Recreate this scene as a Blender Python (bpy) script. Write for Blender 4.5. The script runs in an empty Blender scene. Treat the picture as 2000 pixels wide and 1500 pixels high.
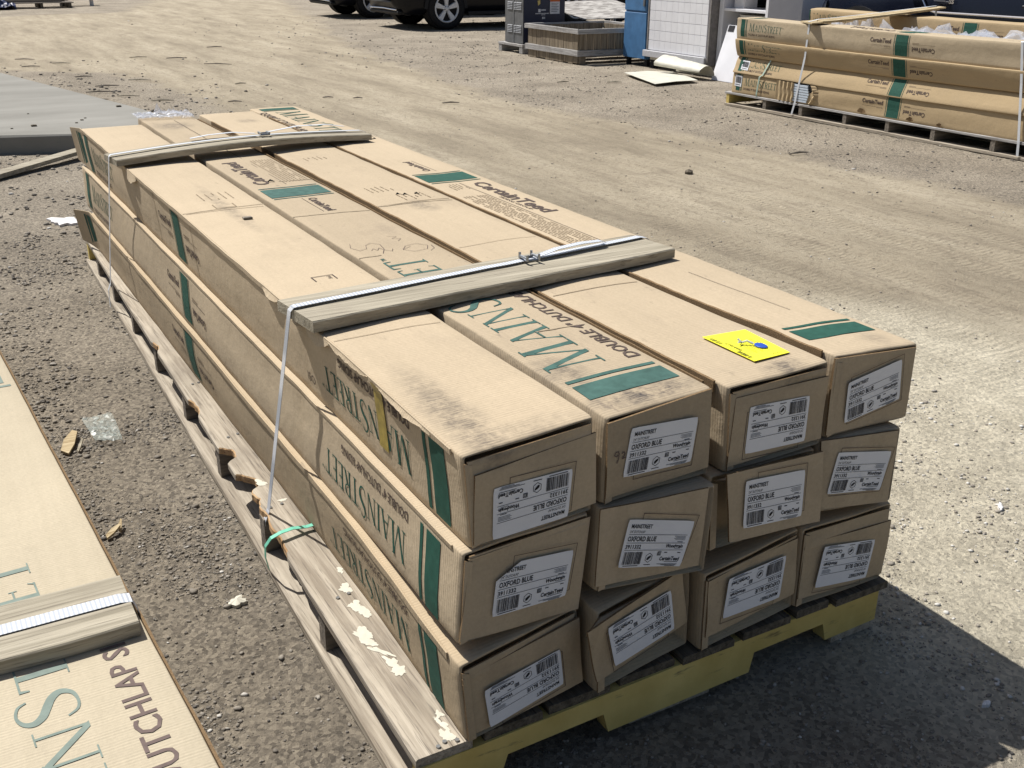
import bpy, math, random
import numpy as np
from mathutils import Vector, Matrix, noise

R = math.radians
random.seed(7)
SC = bpy.context.scene
COL = SC.collection

# ------------------------------------------------------------------ camera
cam_data = bpy.data.cameras.new("camera")
cam = bpy.data.objects.new("camera", cam_data)
COL.objects.link(cam)
YAW, PITCH, ROLL = -0.51692, -0.39125, 0.00627
_r = Vector((math.cos(YAW), math.sin(YAW), 0))
_f = Vector((-math.sin(YAW) * math.cos(PITCH), math.cos(YAW) * math.cos(PITCH), math.sin(PITCH)))
_u = _r.cross(_f)
_c, _s = math.cos(ROLL), math.sin(ROLL)
_right, _up = _c * _r + _s * _u, -_s * _r + _c * _u
cam.matrix_world = Matrix(((_right.x, _up.x, -_f.x, -0.6700), (_right.y, _up.y, -_f.y, -1.3384),
                           (_right.z, _up.z, -_f.z, 1.4071), (0, 0, 0, 1)))
cam_data.sensor_width = 36
cam_data.lens = 2071.4 / 2000 * 36
cam_data.clip_start = 0.05
cam_data.clip_end = 2000
SC.camera = cam

# ------------------------------------------------------------------ sky and sun
TO_SUN = Vector((-0.262, 0.60, 1.0)).normalized()
world = bpy.data.worlds.new("World")
SC.world = world
world.use_nodes = True
wn = world.node_tree
wn.nodes.clear()
sky = wn.nodes.new("ShaderNodeTexSky")
sky.sky_type = 'NISHITA'
sky.sun_disc = False
sky.dust_density = 2.2
sky.ozone_density = 0.8
sky.sun_elevation = math.asin(TO_SUN.z)
sky.sun_rotation = math.atan2(TO_SUN.x, TO_SUN.y)
bg = wn.nodes.new("ShaderNodeBackground")
bg.inputs[1].default_value = 0.06
wo = wn.nodes.new("ShaderNodeOutputWorld")
wn.links.new(sky.outputs[0], bg.inputs[0])
wn.links.new(bg.outputs[0], wo.inputs[0])
sun_data = bpy.data.lights.new("sun", 'SUN')
sun_data.energy = 5.0
sun_data.angle = R(0.5)
sun_data.color = (1.0, 0.97, 0.92)
sun = bpy.data.objects.new("sun", sun_data)
COL.objects.link(sun)
sun.rotation_euler = (-TO_SUN).to_track_quat('-Z', 'Y').to_euler()
sun.location = (0, 0, 30)

SC.view_settings.view_transform = 'Standard'
SC.view_settings.look = 'None'
SC.view_settings.exposure = 0.33
SC.view_settings.gamma = 1.0
SC.view_settings.use_curve_mapping = False


# ------------------------------------------------------------------ helpers
WL = {}          # world location of every root


def tag(o, label=None, cat=None, group=None, kind=None):
    if label: o["label"] = label
    if cat: o["category"] = cat
    if group: o["group"] = group
    if kind: o["kind"] = kind
    return o


def root(name, loc, label, cat, group=None):
    o = bpy.data.objects.new(name, None)
    o.empty_display_size = 0.1
    COL.objects.link(o)
    o.location = loc
    WL[o.name] = Vector(loc)
    return tag(o, label, cat, group)


def mk(name, verts, faces, mats, parent=None, smooth=False, fm=None):
    base = WL[parent.name] if parent is not None else Vector((0, 0, 0))
    me = bpy.data.meshes.new(name)
    me.from_pydata([(v[0] - base.x, v[1] - base.y, v[2] - base.z) for v in verts], [], faces)
    if not isinstance(mats, (list, tuple)): mats = [mats]
    for m in mats: me.materials.append(m)
    if fm:
        me.polygons.foreach_set("material_index", fm)
    if smooth:
        me.polygons.foreach_set("use_smooth", [True] * len(me.polygons))
    me.update()
    o = bpy.data.objects.new(name, me)
    COL.objects.link(o)
    if parent is not None:
        o.parent = parent
    WL[o.name] = base
    return o


class MB:
    def __init__(s):
        s.v, s.f, s.m = [], [], []

    def add(s, vs, fs, mi=0):
        n = len(s.v)
        s.v += [tuple(v) for v in vs]
        for f in fs:
            s.f.append([i + n for i in f])
            s.m.append(mi)

    def quad(s, a, b, c, d, mi=0): s.add([a, b, c, d], [(0, 1, 2, 3)], mi)

    def hexa(s, b, t, mi=0):
        """b, t: 4 bottom and 4 top points, same order"""
        s.add(list(b) + list(t), [(3, 2, 1, 0), (4, 5, 6, 7), (0, 1, 5, 4), (1, 2, 6, 5), (2, 3, 7, 6), (3, 0, 4, 7)], mi)

    def box(s, x0, x1, y0, y1, z0, z1, mi=0, bev=0.0):
        if bev <= 0:
            s.hexa([(x0, y0, z0), (x1, y0, z0), (x1, y1, z0), (x0, y1, z0)],
                   [(x0, y0, z1), (x1, y0, z1), (x1, y1, z1), (x0, y1, z1)], mi)
        else:
            b = bev
            rings = []
            for z, i in ((z0, b), (z0 + b, 0), (z1 - b, 0), (z1, b)):
                rings.append([(x0 + i, y0 + i, z), (x1 - i, y0 + i, z), (x1 - i, y1 - i, z), (x0 + i, y1 - i, z)])
            vs = [p for r_ in rings for p in r_]
            fs = [(3, 2, 1, 0), (12, 13, 14, 15)]
            for k in range(3):
                for j in range(4):
                    fs.append((k * 4 + j, k * 4 + (j + 1) % 4, (k + 1) * 4 + (j + 1) % 4, (k + 1) * 4 + j))
            s.add(vs, fs, mi)

    def tube(s, pts, r, n=6, mi=0):
        pts = [Vector(p) for p in pts]
        base = len(s.v)
        for i, p in enumerate(pts):
            d = (pts[min(i + 1, len(pts) - 1)] - pts[max(i - 1, 0)]).normalized()
            a = d.cross(Vector((0, 0, 1)))
            if a.length < 1e-4: a = d.cross(Vector((1, 0, 0)))
            a.normalize()
            b = d.cross(a)
            rr = r[i] if isinstance(r, (list, tuple)) else r
            for k in range(n):
                t = 2 * math.pi * k / n
                s.v.append(tuple(p + rr * (math.cos(t) * a + math.sin(t) * b)))
        for i in range(len(pts) - 1):
            for k in range(n):
                s.f.append([base + i * n + k, base + i * n + (k + 1) % n, base + (i + 1) * n + (k + 1) % n, base + (i + 1) * n + k])
                s.m.append(mi)
        s.f.append([base + k for k in range(n)][::-1]); s.m.append(mi)
        e = base + (len(pts) - 1) * n
        s.f.append([e + k for k in range(n)]); s.m.append(mi)

    def xf(s, M):
        s.v = [tuple(M @ Vector(v)) for v in s.v]
        return s

    def build(s, name, mats, parent=None, smooth=False):
        return mk(name, s.v, s.f, mats, parent, smooth, s.m)


def ribbon(pts, width_dir, w, th=0.0012):
    """flat strap along pts; width_dir: Vector or list of Vectors"""
    pts = [Vector(p) for p in pts]
    vs, fs = [], []
    for i, p in enumerate(pts):
        wd = width_dir[i] if isinstance(width_dir, list) else width_dir
        wd = Vector(wd).normalized()
        d = (pts[min(i + 1, len(pts) - 1)] - pts[max(i - 1, 0)]).normalized()
        n = d.cross(wd).normalized()
        for a, b in ((-.5, 0), (.5, 0), (.5, 1), (-.5, 1)):
            vs.append(p + wd * w * a + n * th * (b - .5))
    for i in range(len(pts) - 1):
        for k in range(4):
            fs.append((i * 4 + k, i * 4 + (k + 1) % 4, i * 4 + 4 + (k + 1) % 4, i * 4 + 4 + k))
    fs.append((3, 2, 1, 0))
    e = (len(pts) - 1) * 4
    fs.append((e, e + 1, e + 2, e + 3))
    return vs, fs


def nz(x, y, z=0.0): return noise.noise((x, y, z))


def smooth01(t):
    t = max(0.0, min(1.0, t))
    return t * t * (3 - 2 * t)


def lerp(a, b, t): return a + (b - a) * t


def pw(x, pts):
    if x <= pts[0][0]: return pts[0][1]
    for (a, b), (c, d) in zip(pts, pts[1:]):
        if x <= c: return b + (d - b) * (x - a) / (c - a)
    return pts[-1][1]


# ------------------------------------------------------------------ materials
class NT:
    def __init__(s, name, rough=0.85, spec=0.25, metal=0.0):
        s.m = bpy.data.materials.new(name)
        s.m.use_nodes = True
        s.t = s.m.node_tree
        s.b = s.t.nodes["Principled BSDF"]
        s.b.inputs["Roughness"].default_value = rough
        s.b.inputs["Specular IOR Level"].default_value = spec
        s.b.inputs["Metallic"].default_value = metal
        s._pos = None

    def n(s, t, **kw):
        nd = s.t.nodes.new(t)
        for k, v in kw.items(): setattr(nd, k, v)
        return nd

    def l(s, a, b): s.t.links.new(a, b)

    def pos(s, obj=False):
        if obj:
            return s.n("ShaderNodeTexCoord").outputs["Object"]
        if s._pos is None: s._pos = s.n("ShaderNodeNewGeometry").outputs["Position"]
        return s._pos

    def mapping(s, vec, scale, loc=(0, 0, 0)):
        mp = s.n("ShaderNodeMapping")
        mp.inputs["Scale"].default_value = scale
        mp.inputs["Location"].default_value = loc
        s.l(vec, mp.inputs[0])
        return mp.outputs[0]

    def noise(s, vec, scale, detail=3, rough=0.55):
        nd = s.n("ShaderNodeTexNoise")
        nd.inputs["Scale"].default_value = scale
        nd.inputs["Detail"].default_value = detail
        nd.inputs["Roughness"].default_value = rough
        s.l(vec, nd.inputs["Vector"])
        return nd.outputs["Fac"]

    def ramp(s, fac, stops):
        nd = s.n("ShaderNodeValToRGB")
        els = nd.color_ramp.elements
        while len(els) < len(stops): els.new(0.5)
        for e, (p, c) in zip(els, stops):
            e.position = p
            e.color = c if len(c) == 4 else (*c, 1)
        s.l(fac, nd.inputs[0])
        return nd.outputs[0]

    def mr(s, fac, a, b, c=0.0, d=1.0):
        nd = s.n("ShaderNodeMapRange")
        for i, v in enumerate((a, b, c, d)): nd.inputs[i + 1].default_value = v
        s.l(fac, nd.inputs[0])
        return nd.outputs[0]

    def mix(s, fac, a, b, mode='MIX'):
        nd = s.n("ShaderNodeMix", data_type='RGBA', blend_type=mode)
        for sock, v in ((nd.inputs[0], fac), (nd.inputs[6], a), (nd.inputs[7], b)):
            if isinstance(v, (int, float)): sock.default_value = v
            elif isinstance(v, tuple): sock.default_value = v if len(v) == 4 else (*v, 1)
            else: s.l(v, sock)
        return nd.outputs[2]

    def math(s, op, a, b=None):
        nd = s.n("ShaderNodeMath", operation=op)
        for i, v in enumerate((a, b)):
            if v is None: continue
            if isinstance(v, (int, float)): nd.inputs[i].default_value = v
            else: s.l(v, nd.inputs[i])
        return nd.outputs[0]

    def color(s, c):
        if isinstance(c, tuple): s.b.inputs["Base Color"].default_value = c if len(c) == 4 else (*c, 1)
        else: s.l(c, s.b.inputs["Base Color"])
        return s

    def bump(s, h, strength=0.3, dist=0.01):
        nd = s.n("ShaderNodeBump")
        nd.inputs["Strength"].default_value = strength
        nd.inputs["Distance"].default_value = dist
        s.l(h, nd.inputs["Height"])
        s.l(nd.outputs[0], s.b.inputs["Normal"])
        return s


def plain(name, col, rough=0.6, spec=0.3, metal=0.0, var=0.12, sc=30.0, bump=0.0):
    s = NT(name, rough, spec, metal)
    f = s.noise(s.pos(), sc, 4)
    dk = tuple(c * (1 - var) for c in col)
    lt = tuple(min(1, c * (1 + var)) for c in col)
    s.color(s.ramp(f, [(0.3, dk), (0.7, lt)]))
    if bump: s.bump(f, bump, 0.004)
    return s.m


def mul(c, k): return tuple(v * k for v in c)


def cardboard(name, col, stains=(), dirt=0.5, grime=0.0):
    s = NT(name, 0.88, 0.18)
    p = s.pos()
    big = s.noise(p, 2.3, 3)
    c = s.ramp(big, [(0.25, mul(col, 0.93)), (0.75, mul(col, 1.05))])
    fine = s.noise(p, 160, 3, 0.7)
    c = s.mix(1.0, c, s.ramp(fine, [(0.3, (0.93, 0.93, 0.93)), (0.7, (1.05, 1.05, 1.05))]), 'MULTIPLY')
    streak = s.noise(s.mapping(p, (70, 2.0, 70)), 1.0, 3, 0.6)
    c = s.mix(1.0, c, s.ramp(streak, [(0.35, (0.98, 0.98, 0.975)), (0.65, (1.015, 1.015, 1.015))]), 'MULTIPLY')
    # handling scuffs
    sc1 = s.noise(s.mapping(p, (9, 3.5, 9), (3, 1, 2)), 1.0, 6, 0.68)
    m1 = s.mr(sc1, 0.54, 0.74, 0, dirt * 0.55)
    c = s.mix(m1, c, mul((0.25, 0.20, 0.15), 1.0))
    sc2 = s.noise(s.mapping(p, (28, 10, 28), (7, 3, 5)), 1.0, 5, 0.7)
    m2 = s.mr(sc2, 0.64, 0.70, 0, dirt * 0.6)
    rib = s.n("ShaderNodeTexWave", wave_type='BANDS', bands_direction='Y')
    rib.inputs["Scale"].default_value = 38
    rib.inputs["Distortion"].default_value = 0.5
    s.l(p, rib.inputs["Vector"])
    c = s.mix(1.0, c, s.ramp(rib.outputs["Fac"], [(0.2, (0.955, 0.955, 0.955)), (0.8, (1.02, 1.02, 1.02))]), 'MULTIPLY')
    c = s.mix(m2, c, (0.13, 0.105, 0.085))
    # water / boot marks with a place and shape of their own
    for (cx, cy, cz, rx, ry, rz, k) in stains:
        v = s.mapping(p, (1 / rx, 1 / ry, 1 / rz), (-cx / rx, -cy / ry, -cz / rz))
        ln = s.n("ShaderNodeVectorMath", operation='LENGTH')
        s.l(v, ln.inputs[0])
        g = s.mr(ln.outputs["Value"], 0.35, 1.0, 1.0, 0.0)
        nn = s.mr(s.noise(s.mapping(p, (30, 22, 30)), 1.0, 6, 0.75), 0.34, 0.56)
        nf = s.mr(s.noise(s.mapping(p, (45, 330, 45)), 1.0, 2, 0.6), 0.35, 0.6, 0.35, 1.0)
        f = s.math('MULTIPLY', s.math('MULTIPLY', g, nn), s.math('MULTIPLY', nf, k))
        c = s.mix(f, c, (0.075, 0.066, 0.062))
    s.color(c)
    w = s.n("ShaderNodeTexWave", wave_type='BANDS', bands_direction='Y')
    w.inputs["Scale"].default_value = 46
    w.inputs["Distortion"].default_value = 0.6
    s.l(p, w.inputs["Vector"])
    h = s.math('ADD', s.math('MULTIPLY', w.outputs["Fac"], 0.08), s.math('MULTIPLY', s.noise(p, 11, 5, 0.6), 1.3))
    s.bump(h, 0.42, 0.007)
    return s.m


KRAFT = (0.465, 0.376, 0.262)
M_card = {}
M_card['T1'] = cardboard("cardboard_pale", mul(KRAFT, 1.03), [(0.055, 0.12, 0.67, 0.055, 0.30, 0.05, 0.68), (0.14, 0.02, 0.675, 0.12, 0.05, 0.05, 0.35), (0.13, 1.80, 0.68, 0.03, 0.42, 0.05, 0.5)], 0.35)
M_card['T2'] = cardboard("cardboard_soiled", mul(KRAFT, 0.87), [(0.38, 0.045, 0.68, 0.15, 0.05, 0.06, 1.0), (0.31, 0.20, 0.68, 0.06, 0.10, 0.05, 0.7), (0.36, 3.45, 0.68, 0.1, 0.12, 0.06, 0.6)], 0.75)
M_card['T3'] = cardboard("cardboard_worn", mul(KRAFT, 0.97), [(0.69, 0.02, 0.68, 0.06, 0.045, 0.05, 0.8), (0.66, 1.55, 0.68, 0.05, 0.1, 0.05, 0.6), (0.68, 3.45, 0.68, 0.06, 0.08, 0.05, 0.5)], 0.5)
M_card['T4'] = cardboard("cardboard_clean", mul(KRAFT, 1.0), [(0.96, 0.05, 0.67, 0.05, 0.05, 0.05, 0.4)], 0.3)
M_card['M'] = cardboard("cardboard_middle_layer", mul(KRAFT, 1.0), [], 0.35)
M_card['B'] = cardboard("cardboard_bottom_layer", mul((0.45, 0.356, 0.238), 0.97), [], 0.5)
M_card['far'] = cardboard("cardboard_golden", (0.42, 0.318, 0.190), [], 0.4)
M_card['farpale'] = cardboard("cardboard_dusty", (0.44, 0.36, 0.25), [], 0.4)
M_card['left'] = cardboard("cardboard_cream", (0.46, 0.398, 0.292), [], 0.15)
M_flute = plain("cardboard_cut_edge", (0.20, 0.135, 0.075), 0.95, 0.1, var=0.45, sc=420)

M_green = plain("ink_green", (0.022, 0.082, 0.060), 0.75, 0.2, var=0.15, sc=60)
M_green_worn = plain("ink_green_faded", (0.052, 0.112, 0.096), 0.8, 0.2, var=0.22, sc=45)
M_green_sunlit = plain("ink_green_sunlit", (0.19, 0.235, 0.205), 0.8, 0.2, var=0.12, sc=40)  # lighter copy of the green ink, glaring sunlight put into its colour
M_brown = plain("ink_brown", (0.085, 0.062, 0.052), 0.8, 0.2, var=0.2, sc=80)
M_brownpale = plain("ink_brown_pale", (0.135, 0.10, 0.09), 0.8, 0.2, var=0.15, sc=60)
M_ink = plain("ink_black", (0.022, 0.022, 0.026), 0.6, 0.25, var=0.1, sc=100)
M_tint = plain("ink_thin_lines", (0.24, 0.185, 0.125), 0.85, 0.15, var=0.2, sc=90)
M_label = plain("label_paper", (0.74, 0.755, 0.79), 0.42, 0.35, var=0.03, sc=14, bump=0.5)


def wood(name, axis, c1, c2, dark=(0.10, 0.085, 0.07), k=1.0, bump=0.5, knots=True):
    s = NT(name, 0.9, 0.12)
    p = s.pos()
    long_, cross = 2.2 * k, 60.0 * k
    sc = {'X': (long_, cross, cross), 'Y': (cross, long_, cross), 'Z': (cross, cross, long_)}[axis]
    g = s.noise(s.mapping(p, sc), 1.0, 5, 0.62)
    c = s.ramp(g, [(0.36, c1), (0.62, c2)])
    sc2 = {'X': (7, 210, 210), 'Y': (210, 7, 210), 'Z': (210, 210, 7)}[axis]
    g2 = s.noise(s.mapping(p, sc2), 1.0, 3, 0.6)
    c = s.mix(s.mr(g2, 0.55, 0.68, 0, 0.7), c, dark)
    b = s.noise(p, 5.0, 4, 0.6)
    c = s.mix(s.mr(b, 0.5, 0.75, 0, 0.4), c, mul(dark, 1.6))
    s.color(c)
    s.bump(s.math('ADD', g, s.math('MULTIPLY', g2, 0.8)), bump, 0.004)
    return s.m


M_woodY = wood("weathered_wood_long", 'Y', (0.26, 0.22, 0.17), (0.45, 0.395, 0.315))
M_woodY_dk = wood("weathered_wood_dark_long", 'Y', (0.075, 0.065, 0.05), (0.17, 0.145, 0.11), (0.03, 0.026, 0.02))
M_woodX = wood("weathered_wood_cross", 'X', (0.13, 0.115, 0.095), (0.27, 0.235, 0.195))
M_slat = wood("grey_slat_wood", 'X', (0.25, 0.222, 0.168), (0.42, 0.378, 0.295), (0.14, 0.12, 0.095), 0.8)
M_slatraw = wood("fresh_slat_wood", 'X', (0.37, 0.29, 0.17), (0.52, 0.43, 0.28), (0.2, 0.13, 0.06))
M_fresh = wood("split_fresh_wood", 'Y', (0.36, 0.22, 0.11), (0.56, 0.39, 0.22), (0.14, 0.06, 0.03))
M_woodZ = wood("weathered_wood_upright", 'Z', (0.15, 0.12, 0.085), (0.31, 0.255, 0.185))
M_railg = wood("grey_rail_wood", 'Y', (0.28, 0.27, 0.26), (0.47, 0.455, 0.44))
M_railgx = wood("grey_rail_wood_cross", 'X', (0.26, 0.255, 0.25), (0.42, 0.41, 0.40))


def yellow_paint():
    s = NT("worn_yellow_paint", 0.75, 0.25)
    p = s.pos()
    n1 = s.noise(p, 7, 5, 0.6)
    c = s.ramp(n1, [(0.3, (0.52, 0.39, 0.12)), (0.7, (0.72, 0.57, 0.21))])
    n2 = s.noise(s.mapping(p, (8, 40, 40)), 1.0, 5, 0.7)
    c = s.mix(s.mr(n2, 0.60, 0.70, 0, 0.75), c, (0.16, 0.12, 0.06))
    s.color(c)
    s.bump(n2, 0.3, 0.004)
    return s.m


M_yellow = yellow_paint()
M_strap = plain("white_polyester_strap", (0.56, 0.58, 0.61), 0.5, 0.4, var=0.05, sc=60)


def ribbed_strap(axis):
    s = NT("ribbed_strap_" + axis, 0.45, 0.4)
    w = s.n("ShaderNodeTexWave", wave_type='BANDS', bands_direction=axis)
    w.inputs["Scale"].default_value = 38
    w.inputs["Distortion"].default_value = 0.3
    s.l(s.pos(), w.inputs["Vector"])
    s.color(s.ramp(w.outputs["Fac"], [(0.25, (0.40, 0.43, 0.48)), (0.75, (0.64, 0.66, 0.70))]))
    s.bump(w.outputs["Fac"], 0.15, 0.001)
    return s.m


M_ribX = ribbed_strap('X')
M_steel = plain("buckle_steel", (0.32, 0.33, 0.34), 0.35, 0.5, 0.85, var=0.25, sc=80)
M_twine = plain("green_plastic_twine", (0.16, 0.50, 0.36), 0.45, 0.4, var=0.1, sc=60)
M_yellowtag = plain("yellow_tag_paper", (0.86, 0.83, 0.045), 0.55, 0.3, var=0.03, sc=20)
M_blueplastic = plain("blue_plastic", (0.02, 0.075, 0.42), 0.3, 0.5, var=0.1)
M_white = plain("white_enamel", (0.70, 0.70, 0.73), 0.35, 0.4, var=0.05, sc=6)
M_tile = plain("white_tile", (0.72, 0.72, 0.75), 0.28, 0.45, var=0.05, sc=5)
M_grout = plain("tile_grout", (0.50, 0.49, 0.52), 0.8, 0.2)
M_greyedge = plain("grey_trim", (0.22, 0.205, 0.195), 0.7, 0.25, var=0.2)
M_blue = plain("blue_painted_steel", (0.062, 0.165, 0.33), 0.55, 0.35, var=0.16, sc=9, bump=0.08)
M_dkgrey = plain("grey_painted_steel", (0.125, 0.128, 0.132), 0.5, 0.35, var=0.18, sc=9)
M_navy = plain("navy_painted_steel", (0.014, 0.018, 0.042), 0.42, 0.4, var=0.2, sc=8)
M_lou = plain("louvre_steel", (0.27, 0.275, 0.285), 0.45, 0.35, var=0.1)
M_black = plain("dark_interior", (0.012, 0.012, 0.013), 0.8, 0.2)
M_orange = plain("orange_warning_band", (0.62, 0.12, 0.03), 0.6, 0.3)
M_paper = plain("white_paper", (0.70, 0.68, 0.67), 0.7, 0.2, var=0.05, sc=12)
M_lino = plain("cream_vinyl_sheet", (0.56, 0.54, 0.46), 0.55, 0.3, var=0.1, sc=10)
M_linoback = plain("tan_sheet_backing", (0.42, 0.36, 0.24), 0.85, 0.15, var=0.2, sc=14)
M_siding = plain("pale_vinyl_siding", (0.53, 0.60, 0.68), 0.45, 0.35, var=0.04)
M_rubber = plain("tyre_rubber", (0.017, 0.017, 0.018), 0.85, 0.2, var=0.3, sc=40)
M_rim = plain("silver_alloy", (0.62, 0.63, 0.65), 0.35, 0.5, 0.15, var=0.06)
M_carpaint = plain("black_car_paint", (0.004, 0.0045, 0.007), 0.30, 0.22, var=0.05)
M_carnavy = plain("dark_blue_car_paint", (0.006, 0.008, 0.016), 0.2, 0.35, var=0.05)
M_trim = plain("matt_black_trim", (0.02, 0.02, 0.021), 0.7, 0.25, var=0.2)
M_glass = plain("tinted_car_glass", (0.010, 0.012, 0.015), 0.06, 0.6, var=0.02)
M_chrome = plain("chrome", (0.72, 0.72, 0.73), 0.12, 0.5, 1.0, var=0.02)
M_lamp = plain("lamp_lens", (0.62, 0.64, 0.66), 0.15, 0.6, var=0.05)
M_tape = plain("yellowed_tape", (0.33, 0.25, 0.055), 0.4, 0.4, var=0.35, sc=35)
M_splash = plain("dried_white_paint", (0.56, 0.53, 0.44), 0.7, 0.25, var=0.07, sc=40, bump=0.3)
M_tarp = plain("blue_tarp", (0.012, 0.02, 0.07), 0.45, 0.4, var=0.3, sc=4)
M_pipe = plain("white_pipe_plastic", (0.50, 0.48, 0.43), 0.45, 0.35)

mt = NT("clear_film", 0.12, 0.5)
mt.b.inputs["Alpha"].default_value = 0.30
mt.color((0.82, 0.86, 0.95))
M_film = mt.m
mt = NT("dirty_film", 0.25, 0.5)
mt.b.inputs["Alpha"].default_value = 0.30
mt.color((0.55, 0.60, 0.55))
M_filmdirty = mt.m


def concrete():
    s = NT("concrete", 0.95, 0.06)
    p = s.pos()
    n1 = s.noise(s.mapping(p, (0.7, 2.0, 1)), 1.0, 5, 0.6)
    c = s.ramp(n1, [(0.25, (0.195, 0.188, 0.168)), (0.75, (0.300, 0.291, 0.264))])
    n2 = s.noise(p, 60, 4, 0.6)
    c = s.mix(s.mr(n2, 0.6, 0.75, 0, 0.35), c, (0.16, 0.155, 0.145))
    s.color(c)
    s.bump(n2, 0.2, 0.004)
    return s.m


M_conc = concrete()


def osb():
    s = NT("oriented_strand_board", 0.85, 0.2)
    p = s.pos()
    v = s.n("ShaderNodeTexVoronoi")
    v.inputs["Scale"].default_value = 1.0
    s.l(s.mapping(p, (9, 22, 20)), v.inputs["Vector"])
    c = s.ramp(v.outputs["Color"], [(0.2, (0.20, 0.185, 0.17)), (0.8, (0.46, 0.44, 0.41))])
    s.color(c)
    s.bump(v.outputs["Distance"], 0.5, 0.006)
    return s.m


M_osb = osb()


def ground_mat():
    s = NT("dirt_and_gravel", 0.95, 0.12)
    p = s.pos()
    at = s.n("ShaderNodeAttribute", attribute_name="road")
    road0 = at.outputs["Fac"]
    edge = s.noise(p, 1.7, 6, 0.65)
    road = s.mr(s.math('ADD', road0, s.math('MULTIPLY', s.math('SUBTRACT', edge, 0.5), 1.15)), 0.36, 0.64)
    # compacted tan dirt, streaked along the direction of travel
    d1 = s.noise(s.mapping(p, (2.6, 0.42, 1)), 1.0, 6, 0.62)
    dirt = s.ramp(d1, [(0.30, (0.200, 0.170, 0.128)), (0.50, (0.292, 0.251, 0.190)), (0.70, (0.360, 0.314, 0.243))])
    d2 = s.noise(p, 34, 6, 0.75)
    dirt = s.mix(s.mr(d2, 0.52, 0.64, 0, 0.75), dirt, (0.16, 0.135, 0.10))
    d3 = s.noise(p, 150, 3, 0.7)
    dirt = s.mix(s.mr(d3, 0.56, 0.70, 0, 0.55), dirt, (0.42, 0.38, 0.31))
    d4 = s.noise(s.mapping(p, (7.5, 1.6, 1), (4, 9, 0)), 1.0, 8, 0.78)
    dirt = s.mix(s.mr(d4, 0.50, 0.66, 0, 0.62), dirt, (0.17, 0.143, 0.11))
    d5 = s.noise(s.mapping(p, (1.2, 3.4, 1), (14, 2, 0)), 1.0, 8, 0.8)
    dirt = s.mix(s.mr(d5, 0.56, 0.70, 0, 0.55), dirt, (0.155, 0.13, 0.10))
    # loose grey gravel
    v = s.n("ShaderNodeTexVoronoi")
    v.inputs["Scale"].default_value = 110
    s.l(p, v.inputs["Vector"])
    g1 = s.noise(p, 1.3, 5, 0.6)
    grav = s.ramp(g1, [(0.3, (0.182, 0.158, 0.128)), (0.7, (0.280, 0.246, 0.202))])
    cell = s.ramp(v.outputs["Color"], [(0.1, (0.55, 0.55, 0.56)), (0.9, (1.42, 1.41, 1.38))])
    grav = s.mix(1.0, grav, cell, 'MULTIPLY')
    c = s.mix(road, grav, dirt)
    pa = s.n("ShaderNodeAttribute", attribute_name="pale")
    pg = s.mix(1.0, s.ramp(s.noise(p, 6, 6, 0.7), [(0.3, (0.37, 0.335, 0.268)), (0.7, (0.53, 0.485, 0.395))]), s.ramp(v.outputs["Color"], [(0.1, (0.72, 0.72, 0.72)), (0.9, (1.22, 1.22, 1.2))]), 'MULTIPLY')
    c = s.mix(pa.outputs["Fac"], c, pg)
    # scattered specks on both
    sp = s.noise(p, 95, 2, 0.5)
    c = s.mix(s.mr(sp, 0.66, 0.71, 0, 0.55), c, (0.085, 0.075, 0.062))
    c = s.mix(1.0, c, (1.34, 1.33, 1.29), 'MULTIPLY')
    s.color(c)
    crumbs = s.noise(p, 75, 8, 0.80)
    lumps = s.noise(s.mapping(p, (9, 6, 9)), 1.0, 5, 0.65)
    h = s.math('ADD', s.math('MULTIPLY', crumbs, s.mr(road, 0, 1, 1.0, 0.85)), s.math('MULTIPLY', lumps, 0.75))
    # tread marks on two tyre tracks
    w = s.n("ShaderNodeTexWave", wave_type='BANDS', bands_direction='Y')
    w.inputs["Scale"].default_value = 8.0
    w.inputs["Distortion"].default_value = 3.5
    w.inputs["Detail"].default_value = 3
    w.inputs["Detail Scale"].default_value = 2.5
    s.l(p, w.inputs["Vector"])
    tr = s.n("ShaderNodeAttribute", attribute_name="track")
    h = s.math('ADD', h, s.math('MULTIPLY', w.outputs["Fac"], s.math('MULTIPLY', tr.outputs["Fac"], 0.34)))
    s.bump(h, 0.9, 0.022)
    return s.m


M_ground = ground_mat()


def stone_mat():
    s = NT("gravel_stone", 0.9, 0.15)
    a = s.n("ShaderNodeAttribute", attribute_name="tone")
    c = s.ramp(a.outputs["Fac"], [(0.0, (0.10, 0.095, 0.092)), (0.30, (0.176, 0.157, 0.133)), (0.70, (0.262, 0.235, 0.198)),
                                  (0.90, (0.33, 0.305, 0.265)), (1.0, (0.55, 0.53, 0.49))])
    n1 = s.noise(s.pos(), 180, 3)
    s.color(s.mix(1.0, c, s.ramp(n1, [(0.3, (0.82, 0.82, 0.82)), (0.7, (1.12, 1.12, 1.12))]), 'MULTIPLY'))
    return s.m


M_stone = stone_mat()

# ------------------------------------------------------------------ ground
RIGHT = [(-6, 5.8), (2.6, 5.15), (6, 4.9), (8, 4.6), (13.6, 5.3), (22, 7.4), (40, 12), (80, 22)]
LEFT = [(-6, 1.3), (-0.3, 1.15), (1.0, 1.05), (3, 1.15), (7, 1.45), (9.5, 2.0), (12.2, 1.75), (13.5, 0.2), (15, -3), (20, -7), (23, -4), (25, 4.2), (40, 9), (80, 19)]
TRACKS = [2.05, 2.45, 2.85, 3.15, 3.55, 3.9, 4.25]


def roadness(x, y):
    l_, r_ = pw(y, LEFT), pw(y, RIGHT)
    w = (0.6 if y < 3 and x < 3 else 0.35) + 0.03 * max(0, y)
    a = smooth01((x - l_) / (2 * w) + 0.5)
    b = smooth01((r_ - x) / (2 * w) + 0.5)
    return a * b


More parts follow.
